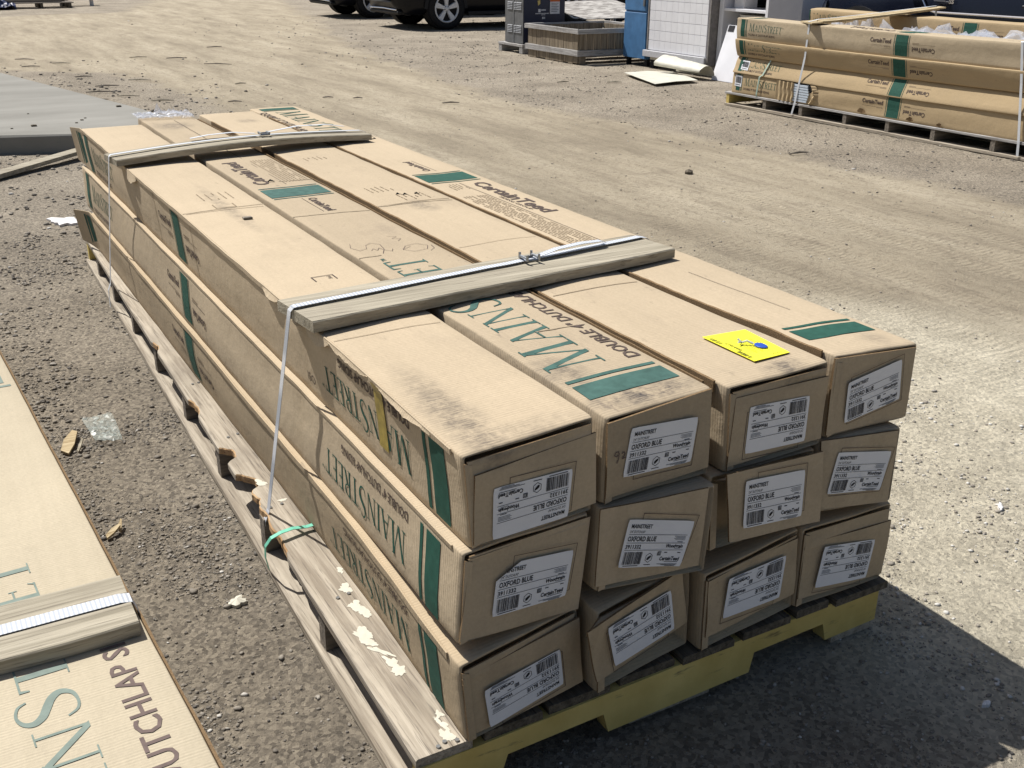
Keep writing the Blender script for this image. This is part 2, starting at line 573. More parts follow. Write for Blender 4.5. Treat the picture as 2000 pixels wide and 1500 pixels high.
def track_at(x, y):
    t = 0.0
    sh = 0.16 * math.sin(y * 0.35) + pw(y, [(-6, 0.1), (5, 0), (14, 0.5), (25, 3), (60, 9)])
    for i, tx in enumerate(TRACKS):
        d = (x - tx - sh - 0.09 * math.sin(y * 0.6 + i * 1.7)) / 0.115
        t = max(t, math.exp(-d * d) * (0.55 + 0.45 * nz(i * 3.1, y * 0.7)))
    return t


def height(x, y):
    if abs(x) > 25 or y > 60 or y < -20: return -0.0
    r_ = roadness(x, y)
    h = 0.006 * nz(x * 1.1, y * 0.7, 1.5) + 0.004 * nz(x * 4, y * 3, 4.5)
    h += r_ * (-0.016 * track_at(x, y) + 0.008 * nz(x * 2.4, y * 0.4, 8.0))
    h += (1 - r_) * 0.005 * nz(x * 9, y * 9, 2.0)
    return h - 0.012


def axis(segments):
    out = []
    for a, b, st in segments:
        n = max(1, int(round((b - a) / st)))
        out += [a + (b - a) * i / n for i in range(n)]
    out.append(segments[-1][1])
    return out


xs = axis([(-900, -200, 175), (-200, -40, 20), (-40, -8, 2), (-8, -1, 0.35), (-1, 5.6, 0.055), (5.6, 12, 0.16), (12, 30, 1), (30, 100, 10), (100, 900, 160)])
ys = axis([(-900, -100, 160), (-100, -12, 11), (-12, -1, 0.5), (-1, 7, 0.055), (7, 16, 0.12), (16, 32, 0.5), (32, 100, 6), (100, 900, 160)])
gv, groad, gtrack, gpale = [], [], [], []


def pale_at(x, y):
    d = math.hypot((x - 2.2) / 1.5, (y - 0.2) / 1.5) + 0.35 * nz(x * 1.3, y * 1.3, 6.0)
    return smooth01(1.6 - 1.25 * d)


for y in ys:
    for x in xs:
        gv.append((x, y, height(x, y)))
        groad.append(roadness(x, y))
        gtrack.append(track_at(x, y) * groad[-1])
        gpale.append(pale_at(x, y))
nx = len(xs)
gf = [(j * nx + i, j * nx + i + 1, (j + 1) * nx + i + 1, (j + 1) * nx + i) for j in range(len(ys) - 1) for i in range(nx - 1)]
ground = mk("ground", gv, gf, M_ground, smooth=True)
for nm, dat in (("road", groad), ("track", gtrack), ("pale", gpale)):
    at = ground.data.attributes.new(nm, 'FLOAT', 'POINT')
    at.data.foreach_set("value", dat)
tag(ground, "dusty yard of tan dirt track and grey gravel", None, None, "structure")

# concrete pavement at the upper left (a real raised slab)
top = [(1.36, 6.76), (1.12, 8.26), (0.36, 11.6), (-1.0, 15.0), (-9, 18), (-9, 9.4), (-0.06, 7.25)]
b = MB()
n = len(top)
ins = [(x + (0.012 if x < 0.4 else -0.012), y + 0.012) for x, y in top]
b.add([(x, y, -0.1) for x, y in top] + [(x, y, 0.105) for x, y in top] + [(x, y, 0.12) for x, y in ins],
      [tuple(range(2 * n, 3 * n))] + [(i, (i + 1) % n, n + (i + 1) % n, n + i) for i in range(n)]
      + [(n + i, n + (i + 1) % n, 2 * n + (i + 1) % n, 2 * n + i) for i in range(n)])
pave = b.build("pavement", M_conc)
tag(pave, "smooth grey concrete slab with a raised edge", None, None, "structure")

# ------------------------------------------------------------------ loose gravel (stuff)
rng = np.random.default_rng(5)
PHI = (1 + 5 ** .5) / 2
ICO = np.array([(-1, PHI, 0), (1, PHI, 0), (-1, -PHI, 0), (1, -PHI, 0), (0, -1, PHI), (0, 1, PHI), (0, -1, -PHI), (0, 1, -PHI),
                (PHI, 0, -1), (PHI, 0, 1), (-PHI, 0, -1), (-PHI, 0, 1)], float) / math.hypot(1, PHI)
ICF = np.array([(0, 11, 5), (0, 5, 1), (0, 1, 7), (0, 7, 10), (0, 10, 11), (1, 5, 9), (5, 11, 4), (11, 10, 2), (10, 7, 6), (7, 1, 8),
                (3, 9, 4), (3, 4, 2), (3, 2, 6), (3, 6, 8), (3, 8, 9), (4, 9, 5), (2, 4, 11), (6, 2, 10), (8, 6, 7), (9, 8, 1)])
PROT = []
for _ in range(14):
    q_, _r = np.linalg.qr(rng.normal(size=(3, 3)))
    PROT.append((ICO * (1 + rng.uniform(-0.42, 0.42, (12, 1)))) @ q_)


def in_pallet(x, y): return -0.02 < x < 1.0 and 0.03 < y < 3.85


pts = []


def scatter(n, x0, x1, y0, y1, smin, smax, power=2.6, keep=None):
    for _ in range(n):
        x, y = rng.uniform(x0, x1), rng.uniform(y0, y1)
        if in_pallet(x, y): continue
        if -1.3 < x < pw(y, [(-1, -0.42), (0, -0.47), (2.2, -0.60), (3, -0.65)]) and y < 3.1: continue
        if pave_in(x, y): continue
        if keep is not None and rng.random() > keep(x, y): continue
        s_ = smin + (smax - smin) * rng.random() ** power
        pts.append((x, y, s_))


def pave_in(x, y):
    c, j = False, len(top) - 1
    for i in range(len(top)):
        (xi, yi), (xj, yj) = top[i], top[j]
        if (yi > y) != (yj > y) and x < (xj - xi) * (y - yi) / (yj - yi) + xi: c = not c
        j = i
    return c


gk = lambda x, y: ((0.42 if x < 2.4 and y < 2.5 else 0.16) + 0.58 * (1 - roadness(x, y))) * (0.10 + 0.90 * smooth01(nz(x * 3.2, y * 2.2, 3) * 2.2 + 0.42))
scatter(34000, -0.55, 0.05, 0.0, 2.0, 0.0013, 0.0058, 5.5, gk)
scatter(9000, -0.75, 0.05, 1.6, 4.6, 0.0024, 0.010, 3.4, gk)
scatter(5000, -0.9, 1.6, 3.8, 7.6, 0.004, 0.016, 3.2, gk)
scatter(34000, 0.05, 2.3, -0.8, 1.2, 0.0016, 0.0062, 4.5, gk)
scatter(14000, 1.0, 3.0, -0.4, 3.2, 0.0022, 0.0085, 4.0, gk)
scatter(14000, 1.0, 5.2, 0.4, 9, 0.0025, 0.009, 4.5, gk)
scatter(14000, 4.4, 9.0, 2.5, 14, 0.004, 0.014, 4.5, gk)
scatter(5000, 3.5, 10.5, 11, 22, 0.006, 0.020, 4.0, gk)
scatter(2500, 0.5, 3.0, 8.0, 14, 0.006, 0.022, 4.0, gk)
scatter(60, -0.50, 0.0, 0.0, 2.2, 0.006, 0.012, 1.6)
scatter(110, 0.4, 2.4, -0.7, 2.4, 0.006, 0.012, 1.8)
N = len(pts)
P_ = np.array(pts)
ang = rng.uniform(0, 2 * np.pi, N)
asp = np.stack([rng.uniform(0.75, 1.3, N), rng.uniform(0.7, 1.1, N), rng.uniform(0.4, 0.7, N)], 1)
prot = np.stack(PROT)[rng.integers(0, 14, N)]
loc = prot * asp[:, None, :] * P_[:, 2][:, None, None]
ca, sa = np.cos(ang)[:, None], np.sin(ang)[:, None]
X = loc[:, :, 0] * ca - loc[:, :, 1] * sa + P_[:, 0][:, None]
Y = loc[:, :, 0] * sa + loc[:, :, 1] * ca + P_[:, 1][:, None]
hh = np.array([height(a, b_) for a, b_, _ in pts])
Z = loc[:, :, 2] + (hh + P_[:, 2] * 0.22)[:, None]
V = np.stack([X, Y, Z], 2).reshape(-1, 3)
F = (ICF[None, :, :] + (np.arange(N) * 12)[:, None, None]).reshape(-1, 3)
me = bpy.data.meshes.new("gravel")
me.vertices.add(len(V)); me.vertices.foreach_set("co", V.ravel())
me.loops.add(F.size); me.loops.foreach_set("vertex_index", F.ravel().astype(np.int32))
me.polygons.add(len(F)); me.polygons.foreach_set("loop_start", np.arange(0, F.size, 3, dtype=np.int32))
try: me.polygons.foreach_set("loop_total", np.full(len(F), 3, dtype=np.int32))
except Exception: pass
me.update(calc_edges=True)
at = me.attributes.new("tone", 'FLOAT', 'POINT')
tone = np.clip(rng.beta(3.0, 3.2, N) + np.where(rng.random(N) > 0.975, 0.45, 0), 0, 1)
tone = np.clip(tone + np.array([0.22 * pale_at(a, b_) + 0.16 * roadness(a, b_) for a, b_, _ in pts]), 0, 1)
at.data.foreach_set("value", np.repeat(tone, 12).astype(np.float32))
me.materials.append(M_stone)
gravel = bpy.data.objects.new("gravel", me)
COL.objects.link(gravel)
tag(gravel, "loose grey and brown gravel strewn over the yard", "gravel", None, "stuff")

# ------------------------------------------------------------------ lettering
_tc = {}


def sans(txt, bold=0.0):
    """filled outline of a text, cap height about 1, as 2D verts / faces / width"""
    key = (txt, bold)
    if key in _tc: return _tc[key]
    cu = bpy.data.curves.new("t", 'FONT')
    cu.body = txt
    cu.size = 1.0
    cu.resolution_u = 2
    cu.offset = bold
    o = bpy.data.objects.new("t", cu)
    COL.objects.link(o)
    dg = bpy.context.evaluated_depsgraph_get()
    ev = o.evaluated_get(dg)
    me = ev.to_mesh()
    vs = [(v.co.x, v.co.y) for v in me.vertices]
    fs = [tuple(p.vertices) for p in me.polygons]
    ev.to_mesh_clear()
    bpy.data.objects.remove(o)
    bpy.data.curves.remove(cu)
    if vs:
        x0 = min(v[0] for v in vs); x1 = max(v[0] for v in vs)
        vs = [((v[0] - x0) / 0.73, v[1] / 0.73) for v in vs]
        w = (x1 - x0) / 0.73
    else: w = 0
    _tc[key] = (vs, fs, w)
    return _tc[key]


def seg(p, q, w):
    (a, b_), (c, d) = p, q
    # horizontal-ended stroke: width measured in x for upright strokes
    if abs(d - b_) > abs(c - a) * 0.5:
        return [(a - w / 2, b_), (a + w / 2, b_), (c + w / 2, d), (c - w / 2, d)]
    return [(a, b_ - w / 2), (c, d - w / 2), (c, d + w / 2), (a, b_ + w / 2)]


def ser(x, y, w, h=0.032):
    y0 = y if y < 0.5 else y - h
    return [(x - w / 2, y0), (x + w / 2, y0), (x + w / 2, y0 + h), (x - w / 2, y0 + h)]


def path(pts, ws, n=4):
    P = [Vector((a, b_, 0)) for a, b_ in pts]
    out, wo_ = [], []
    for i in range(len(P) - 1):
        p0, p1, p2, p3 = P[max(i - 1, 0)], P[i], P[i + 1], P[min(i + 2, len(P) - 1)]
        for k in range(n):
            t = k / n
            out.append(0.5 * ((2 * p1) + (p2 - p0) * t + (2 * p0 - 5 * p1 + 4 * p2 - p3) * t * t + (3 * p1 - p0 - 3 * p2 + p3) * t ** 3))
            wo_.append(lerp(ws[i], ws[i + 1], t))
    out.append(P[-1]); wo_.append(ws[-1])
    L, Rr = [], []
    for i, p in enumerate(out):
        d = (out[min(i + 1, len(out) - 1)] - out[max(i - 1, 0)]).normalized()
        nn = Vector((-d.y, d.x, 0)) * wo_[i] / 2
        L.append((p + nn)[:2]); Rr.append((p - nn)[:2])
    return [[L[i], L[i + 1], Rr[i + 1], Rr[i]] for i in range(len(L) - 1)]


K, T_ = 0.125, 0.05
GL = {
    'M': ([seg((.14, 0), (.20, 1), T_), seg((.20, 1), (.56, 0), K), seg((.56, 0), (.92, 1), T_), seg((.93, 1), (1.0, 0), K), ser(.14, 0, .28), ser(1.0, 0, .34), ser(.16, 1, .22), ser(.96, 1, .22)], 1.20),
    'A': ([seg((.09, 0), (.42, 1), T_), seg((.42, 1), (.78, 0), K), [(.2, .33), (.66, .33), (.65, .375), (.22, .375)], ser(.09, 0, .26), ser(.78, 0, .32)], 0.93),
    'I': ([seg((.2, 0), (.2, 1), K), ser(.2, 0, .34), ser(.2, 1, .34)], 0.44),
    'N': ([seg((.16, 0), (.16, 1), T_), seg((.14, 1), (.79, 0), K), seg((.80, 0), (.80, 1), T_), ser(.16, 0, .28), ser(.11, 1, .26), ser(.80, 1, .28)], 1.0),
    'S': (path([(.53, .78), (.47, .92), (.30, .975), (.15, .90), (.10, .75), (.18, .60), (.33, .50), (.48, .39), (.55, .24), (.47, .08), (.30, .025), (.14, .07), (.06, .24)],
               [.03, .045, .05, .07, .10, .13, .14, .13, .10, .07, .05, .045, .03]), 0.68),
    'T': ([seg((.38, 0), (.38, 1), K), [(.03, .955), (.73, .955), (.73, 1), (.03, 1)], [(.03, .80), (.06, .80), (.09, .96), (.03, .96)], [(.70, .80), (.73, .80), (.73, .96), (.67, .96)], ser(.38, 0, .34)], 0.78),
    'R': ([seg((.17, 0), (.17, 1), K), ser(.17, 0, .32), [(.02, .968), (.3, .968), (.3, 1), (.02, 1)], seg((.66, 0), (.38, .52), K), ser(.70, 0, .18)] + path([(.17, .975), (.40, .965), (.56, .87), (.58, .74), (.48, .58), (.17, .52)], [.05, .05, .09, .12, .06, .045]), 0.80),
    'E': ([seg((.17, 0), (.17, 1), K), [(.02, 0), (.58, 0), (.58, .045), (.02, .045)], [(.02, .955), (.54, .955), (.54, 1), (.02, 1)], [(.17, .49), (.46, .49), (.46, .535), (.17, .535)],
           [(.55, 0), (.60, .16), (.575, .16), (.52, .04)], [(.51, .96), (.54, .84), (.565, .84), (.56, .96)], [(.44, .42), (.465, .42), (.465, .60), (.44, .60)]], 0.68),
}
SMALL = 0.84


def brandword(txt="MAINSTREET"):
    vs, fs, x = [], [], 0.0
    big = {0, 4}
    for i, ch in enumerate(txt):
        polys, adv = GL[ch]
        k = 1.0 if i in big else SMALL
        for pl in polys:
            n0 = len(vs)
            vs += [(x + a * k, b_ * k) for a, b_ in pl]
            fs.append(tuple(range(n0, n0 + len(pl))))
        x += adv * k + 0.02
    return vs, fs, x


BRAND = brandword()


# ------------------------------------------------------------------ cartons
class Carton:
    """long corrugated carton given by its front corners, settled section and back corners (TL, TR, BR, BL)"""

    def __init__(s, front, sett, back, seed, amp=0.003, sag=0.0, ysett=0.5):
        s.F = [Vector(p) for p in front]
        s.S = [Vector(p) for p in sett]
        s.E = [Vector(p) for p in back]
        s.seed, s.amp, s.sag, s.ys = seed, amp, sag, ysett
        s.y0 = sum(p.y for p in s.F) / 4
        s.y1 = sum(p.y for p in s.E) / 4

    def corner(s, k, y):
        t = (y - s.y0) / (s.y1 - s.y0)
        if y < s.S[k].y:
            w = (y - s.F[k].y) / max(1e-6, s.S[k].y - s.F[k].y) if y > s.y0 else 0.0
            w = max(0, w)
            p = s.F[k].lerp(s.S[k], smooth01(w) * 0.6 + w * 0.4)
        else:
            w = (y - s.S[k].y) / (s.E[k].y - s.S[k].y)
            p = s.S[k].lerp(s.E[k], min(w, 1))
        yy = lerp(s.F[k].y, s.E[k].y, max(0, min(1, t)))
        z = p.z - s.sag * math.sin(math.pi * max(0, min(1, t))) + 0.0025 * nz(s.seed, y * 1.7, k * 5.0) + 0.0016 * nz(s.seed + 3, y * 9.0, k * 5.0)
        x = p.x + 0.002 * nz(s.seed + 9, y * 1.9, k * 5.0) + 0.0012 * nz(s.seed + 5, y * 8.0, k * 5.0)
        return Vector((x, yy, z))

    def pt(s, a, b_, t, y, nrm, off=0.0):
        p = s.corner(a, y).lerp(s.corner(b_, y), t)
        f = math.sin(math.pi * max(0, min(1, t)))
        d = s.amp * f * (0.6 + 1.6 * nz(s.seed * 3.7 + a, y * 1.4, t * 1.5))
        return p + nrm * (d + off)

    NR = {'top': Vector((0, 0, 1)), 'left': Vector((-1, 0, 0)), 'right': Vector((1, 0, 0)), 'bottom': Vector((0, 0, -1))}
    ED = {'top': (0, 1), 'left': (3, 0), 'right': (1, 2), 'bottom': (2, 3)}

    def put(s, face, y, v, off=0.0012):
        a, b_ = s.ED[face]
        w = (s.corner(a, y) - s.corner(b_, y)).length
        return s.pt(a, b_, v / w, y, s.NR[face], off)

    def mesh(s, rings=72, rad=0.0035):
        faces_order = [('top', 0, 1), ('right', 1, 2), ('bottom', 2, 3), ('left', 3, 0)]
        ys_ = [s.y0, s.y0 + 0.003, s.y0 + 0.010, s.y0 + 0.022] + [lerp(s.y0 + 0.045, s.y1 - 0.012, i / (rings - 1)) for i in range(rings)] + [s.y1 - 0.004, s.y1]
        inset = {0: 0.006, 1: 0.0025, 2: 0.0004, len(ys_) - 2: 0.004, len(ys_) - 1: 0.012}
        vs, per = [], 0
        for i, y in enumerate(ys_):
            ring = []
            for fc, a, b_ in faces_order:
                w = (s.corner(a, y) - s.corner(b_, y)).length
                e = rad / w
                for t in (e, 0.12, 0.3, 0.5, 0.7, 0.88, 1 - e):
                    ring.append(s.pt(a, b_, t, y, s.NR[fc]))
                c = s.corner(b_, y)
                mid = (ring[-1] + s.corner(b_, y)) / 2
                ring.append(c + (sum((q for q in ring[:1]), Vector()) * 0 + (s.center(y) - c).normalized() * rad * 0.42))
            if i in inset:
                c = s.center(y)
                c.y = 0
                ring = [Vector((p.x + (c.x - p.x) / max(1e-4, math.hypot(c.x - p.x, c.z - p.z)) * inset[i], p.y,
                                p.z + (c.z - p.z) / max(1e-4, math.hypot(c.x - p.x, c.z - p.z)) * inset[i])) for p in ring]
            if i == 0:
                vs += [p + (Vector((c.x, p.y, c.z)) - p).normalized() * 0.004 + Vector((0, 0.045, 0)) for p in ring]
            per = len(ring)
            vs += ring
        fs = []
        for i in range(len(ys_)):
            for k in range(per):
                fs.append((i * per + k, i * per + (k + 1) % per, (i + 1) * per + (k + 1) % per, (i + 1) * per + k))
        fs.append(tuple(range(per))[::-1])
        e = len(ys_) * per
        fs.append(tuple(range(e, e + per)))
        return vs, fs

    def center(s, y): return sum((s.corner(k, y) for k in range(4)), Vector()) / 4


class Art:
    """flat print laid on a carton face; every word, band or line is a piece of its own"""
    green, dark, thin = "g", "d", "t"

    def __init__(s, box, xf=None):
        s.box, s.items, s.xf = box, [], xf

    def new(s, name, kind):
        mb = MB()
        s.items.append((name, kind, mb))
        return mb

    def place(s, mb, face, vs, fs, y0, v0, sy, sv, kx=1, ky=1, off=0.0012):
        mb.add([s.box.put(face, y0 + sy * x * kx, v0 + sv * y * ky, off) for x, y in vs], fs)

    def rect(s, kind, face, ya, yb, va, vb, off=0.0012, n=6, mb=None):
        vs, fs = [], []
        for i in range(n + 1):
            v = lerp(va, vb, i / n)
            vs += [s.box.put(face, ya, v, off), s.box.put(face, yb, v, off)]
        for i in range(n): fs.append((2 * i, 2 * i + 1, 2 * i + 3, 2 * i + 2))
        (mb or s.new("green_band" if kind == "g" else "printed_line", kind)).add(vs, fs)

    def word(s, kind, face, txt, y0, v0, sy, sv, cap, length=None, bold=0.012):
        vs, fs, w = sans(txt, bold)
        kx = length / w if length else cap
        s.place(s.new("caption_lettering", kind), face, vs, fs, y0, v0, sy, sv, kx, cap)

    def brand(s, face, y0, v0, sy, sv, cap, length):
        vs, fs, w = BRAND
        s.place(s.new("brand_lettering", "g"), face, vs, fs, y0, v0, sy, sv, length / w, cap)
        s.word("g", face, "TM", y0 + sy * (length + 0.004), v0 + sv * cap * 0.7, sy, sv, cap * 0.1)

    def end(s, face, ystart, sgn, vmid, up, cap=0.07, length=0.43, cc=0.02, cl=0.335, h=0.155, w=0.055, w2=0.012, g0=0.075, cdy=None, span=None):
        """stripes, then brand word, then caption, running inwards from a carton end"""
        va, vb = span or (vmid - h / 2, vmid + h / 2)
        s.rect("g", face, ystart, ystart + sgn * w, va, vb)
        s.rect("g", face, ystart + sgn * (w + 0.014), ystart + sgn * (w + 0.014 + w2), va, vb)
        b0 = ystart + sgn * (w + w2 + g0)
        base = vmid - up * cap * 0.32
        s.brand(face, b0, base, sgn, up, cap, length)
        s.word("d", face, 'DOUBLE 4" DUTCHLAP SIDING', b0 - sgn * 0.008, base - up * (cdy or 0.045), sgn, up, cc, cl, 0.02)

    def middle(s, face, yc, vmid, h=0.15, cap=0.026, length=0.155, w=0.085):
        va, vb = vmid - h / 2, vmid + h / 2
        s.rect("g", face, yc - w / 2, yc + w / 2, va, vb)
        for d in (-1, 1):
            s.rect("g", face, yc + d * (w / 2 + 0.010), yc + d * (w / 2 + 0.015), va, vb)
        s.word("d", face, "CertainTeed", yc + w / 2 + 0.045 + length, vmid + 0.01, -1, 1, cap, length, 0.03)
        s.rect("d", face, yc + w / 2 + 0.045, yc + w / 2 + 0.045 + length, vmid - 0.013, vmid - 0.0115, n=1)
        s.rect("t", face, yc + w / 2 + 0.045, yc + w / 2 + 0.11, vmid - 0.022, vmid - 0.017, n=1)
        s.word("d", face, "CertainTeed", yc - w / 2 - 0.045 - length, vmid - 0.005, 1, -1, cap, length, 0.03)
        s.rect("d", face, yc - w / 2 - 0.045 - length, yc - w / 2 - 0.045, vmid + 0.018, vmid + 0.0195, n=1)
        s.rect("t", face, yc - w / 2 - 0.11, yc - w / 2 - 0.045, vmid + 0.024, vmid + 0.029, n=1)

    def lines(s, face, y0, y1, v0, v1, n, hgt=0.004):
        mb = s.new("small_print", "t")
        for i in range(n):
            v = lerp(v0, v1, i / max(1, n - 1))
            y = y0
            d = 1 if y1 > y0 else -1
            while (y1 - y) * d > 0.01:
                w = random.uniform(0.012, 0.05)
                if random.random() < 0.9: s.rect("t", face, y, y + d * min(w, abs(y1 - y)), v, v + hgt * 0.75, n=1, mb=mb)
                y += d * (w + 0.006)

    def build(s, parent, g=None, d=None, t=None):
        mats = {"g": g or M_green, "d": d or M_brown, "t": t or M_tint}
        for nm, kind, mb in s.items:
            if s.xf is not None: mb.xf(s.xf)
            o = mb.build(nm, mats[kind], parent)
            if nm == "small_print": o["kind"] = "stuff"


def bilerp(q, u, v):
    """q: TL, TR, BR, BL"""
    q = [Vector(p) for p in q]
    return (q[3].lerp(q[2], u)).lerp(q[0].lerp(q[1], u), v)


def quadnormal(q):
    q = [Vector(p) for p in q]
    n = (q[1] - q[3]).cross(q[0] - q[2])
    n.normalize()
    return n if n.y < 0 else -n


def label_art():
    """2D art of the shipping label, coordinates 0..1.5 x 0..1"""
    mb2 = []

    def r(x0, x1, y0, y1): mb2.append(([(x0, y0), (x1, y0), (x1, y1), (x0, y1)], [(0, 1, 2, 3)]))

    def t(txt, x, y, cap, length=None, bold=0.015, right=False, shear=0):
        vs, fs, w = sans(txt, bold)
        kx = (length / w) if length else cap
        x0 = x - w * kx if right else x
        mb2.append(([(x0 + a * kx + shear * b_ * cap, y + b_ * cap) for a, b_ in vs], fs))

    t("MAINSTREET", 0.09, 0.825, 0.085, 0.47, 0.022)
    t('D4" DUTCHLAP', 0.085, 0.725, 0.055, 0.34, 0.0)
    r(0.07, 1.43, 0.690, 0.698)
    t("OXFORD BLUE", 0.07, 0.555, 0.105, 0.66, 0.022)
    r(0.06, 1.43, 0.515, 0.523)
    t("3911332", 0.06, 0.400, 0.085, 0.36, 0.02)
    t("Woodgrain", 1.40, 0.415, 0.080, 0.40, 0.03, True, 0.15)
    r(0.05, 1.43, 0.365, 0.373)
    rnd = random.Random(3)
    x = 0.07
    while x < 0.50:
        w = rnd.choice((0.006, 0.006, 0.012, 0.018))
        r(x, x + w, 0.065, 0.33)
        x += w + rnd.choice((0.006, 0.007, 0.012))
    r(0.10, 0.46, 0.03, 0.045)
    # hexagon mark with a leaf-like figure
    hx, hy, hr = 0.68, 0.20, 0.105
    for k in range(6):
        a0, a1 = math.pi / 2 + k * math.pi / 3, math.pi / 2 + (k + 1) * math.pi / 3
        o = [(hx + hr * math.cos(a) * 0.86, hy + hr * math.sin(a)) for a in (a0, a1)]
        i_ = [(hx + hr * 0.88 * math.cos(a) * 0.86, hy + hr * 0.88 * math.sin(a)) for a in (a1, a0)]
        mb2.append((o + i_, [(0, 1, 2, 3)]))
    mb2.append(([(hx - .045, hy - .045), (hx - .01, hy - .05), (hx + .045, hy + .01), (hx + .05, hy + .05), (hx + .0, hy + .035), (hx - .04, hy + .0)], [(0, 1, 2, 3, 4, 5)]))
    r(0.60, 0.76, 0.045, 0.06)
    # small square mark
    r(0.86, 0.945, 0.245, 0.255); r(0.86, 0.945, 0.325, 0.335); r(0.86, 0.87, 0.245, 0.335); r(0.935, 0.945, 0.245, 0.335)
    t("ES", 0.875, 0.262, 0.055, 0.055, 0.03)
    t("CertainTeed", 0.95, 0.135, 0.085, 0.46, 0.03)
    r(1.08, 1.40, 0.105, 0.115)
    r(1.02, 1.09, 0.30, 0.318); r(1.33, 1.40, 0.30, 0.318)
    for i in range(3): r(0.92 + 0.1 * i, 1.40 - 0.02 * i, 0.055 - 0.022 * i, 0.064 - 0.022 * i)
    for i in range(4): r(1.15 + 0.03 * (i % 2), 1.41, 0.655 - 0.024 * i, 0.662 - 0.024 * i)
    r(1.22, 1.36, 0.395, 0.402); r(1.25, 1.37, 0.535, 0.548)
    return mb2


LABEL_ART = label_art()


def make_label(parent, quad, flip, torn=False, off=0.0006, curl=0.0, nrm=None):
    """printed sticker on the end of a carton; quad TL, TR, BR, BL as seen"""
    n = nrm or quadnormal(quad)
    q = [Vector(p) for p in quad]
    if flip: q = [q[2], q[3], q[0], q[1]]

    def at(u, v, o):
        k = curl * max(0.0, u - 0.72) ** 2 * (1 - v)
        return bilerp(q, u, v) + n * (off + o + k)
    # outline with slightly rounded / snipped corners
    N_ = 10
    c = 0.02
    vs, fs = [], []
    for j in range(N_ + 1):
        for i in range(N_ + 1):
            u, v = i / N_, j / N_
            if (i in (0, N_)) and (j in (0, N_)):
                u = lerp(u, 0.5, c); v = lerp(v, 0.5, c)
            vs.append(at(u, v, 0))
    for j in range(N_):
        for i in range(N_):
            a_ = j * (N_ + 1) + i
            if torn and (i + (N_ - 1 - j)) < 2: continue
            if torn and (i + (N_ - 1 - j)) == 2:
                fs.append((a_, a_ + 1, a_ + N_ + 2))
                continue
            fs.append((j * (N_ + 1) + i, j * (N_ + 1) + i + 1, (j + 1) * (N_ + 1) + i + 1, (j + 1) * (N_ + 1) + i))
    lab = mk("shipping_label", vs, fs, M_label, parent, True)
    pb = MB()
    for vv, ff in LABEL_ART:
        if torn and all(x < 0.30 and y > 0.76 for x, y in vv): continue
        if torn:
            ff = [f for f in ff if not all((vv[i][0] * 0.6 + (1 - vv[i][1])) < 0.30 for i in f)]
        pb.add([at(x / 1.5, y, 0.0006) for x, y in vv], ff)
    pb.build("label_print", M_ink, lab)
    return lab


def panel(quad, th=0.0045, nrm=None, wav=0.0, N_=8, seed=0.0):
    n = nrm or quadnormal(quad)
    mb = MB()
    top_, bot = [], []
    for j in range(N_ + 1):
        for i in range(N_ + 1):
            u, v = i / N_, j / N_
            d = wav * nz(seed + u * 1.6, v * 1.6, seed)
            p = bilerp(quad, u, v)
            top_.append(p + n * d)
            bot.append(p + n * (d - th))
    W = N_ + 1
    m = W * W
    fs, mi = [], []
    for j in range(N_):
        for i in range(N_):
            a = j * W + i
            fs.append((a, a + 1, a + W + 1, a + W)); mi.append(0)
            fs.append((m + a + W, m + a + W + 1, m + a + 1, m + a)); mi.append(0)
    ring = [i for i in range(W)] + [j * W + N_ for j in range(1, W)] + [N_ * W + i for i in range(N_ - 1, -1, -1)] + [j * W for j in range(N_ - 1, 0, -1)]
    for k in range(len(ring)):
        a, b_ = ring[k], ring[(k + 1) % len(ring)]
        fs.append((a, b_, m + b_, m + a)); mi.append(1)
    return top_ + bot, fs, mi


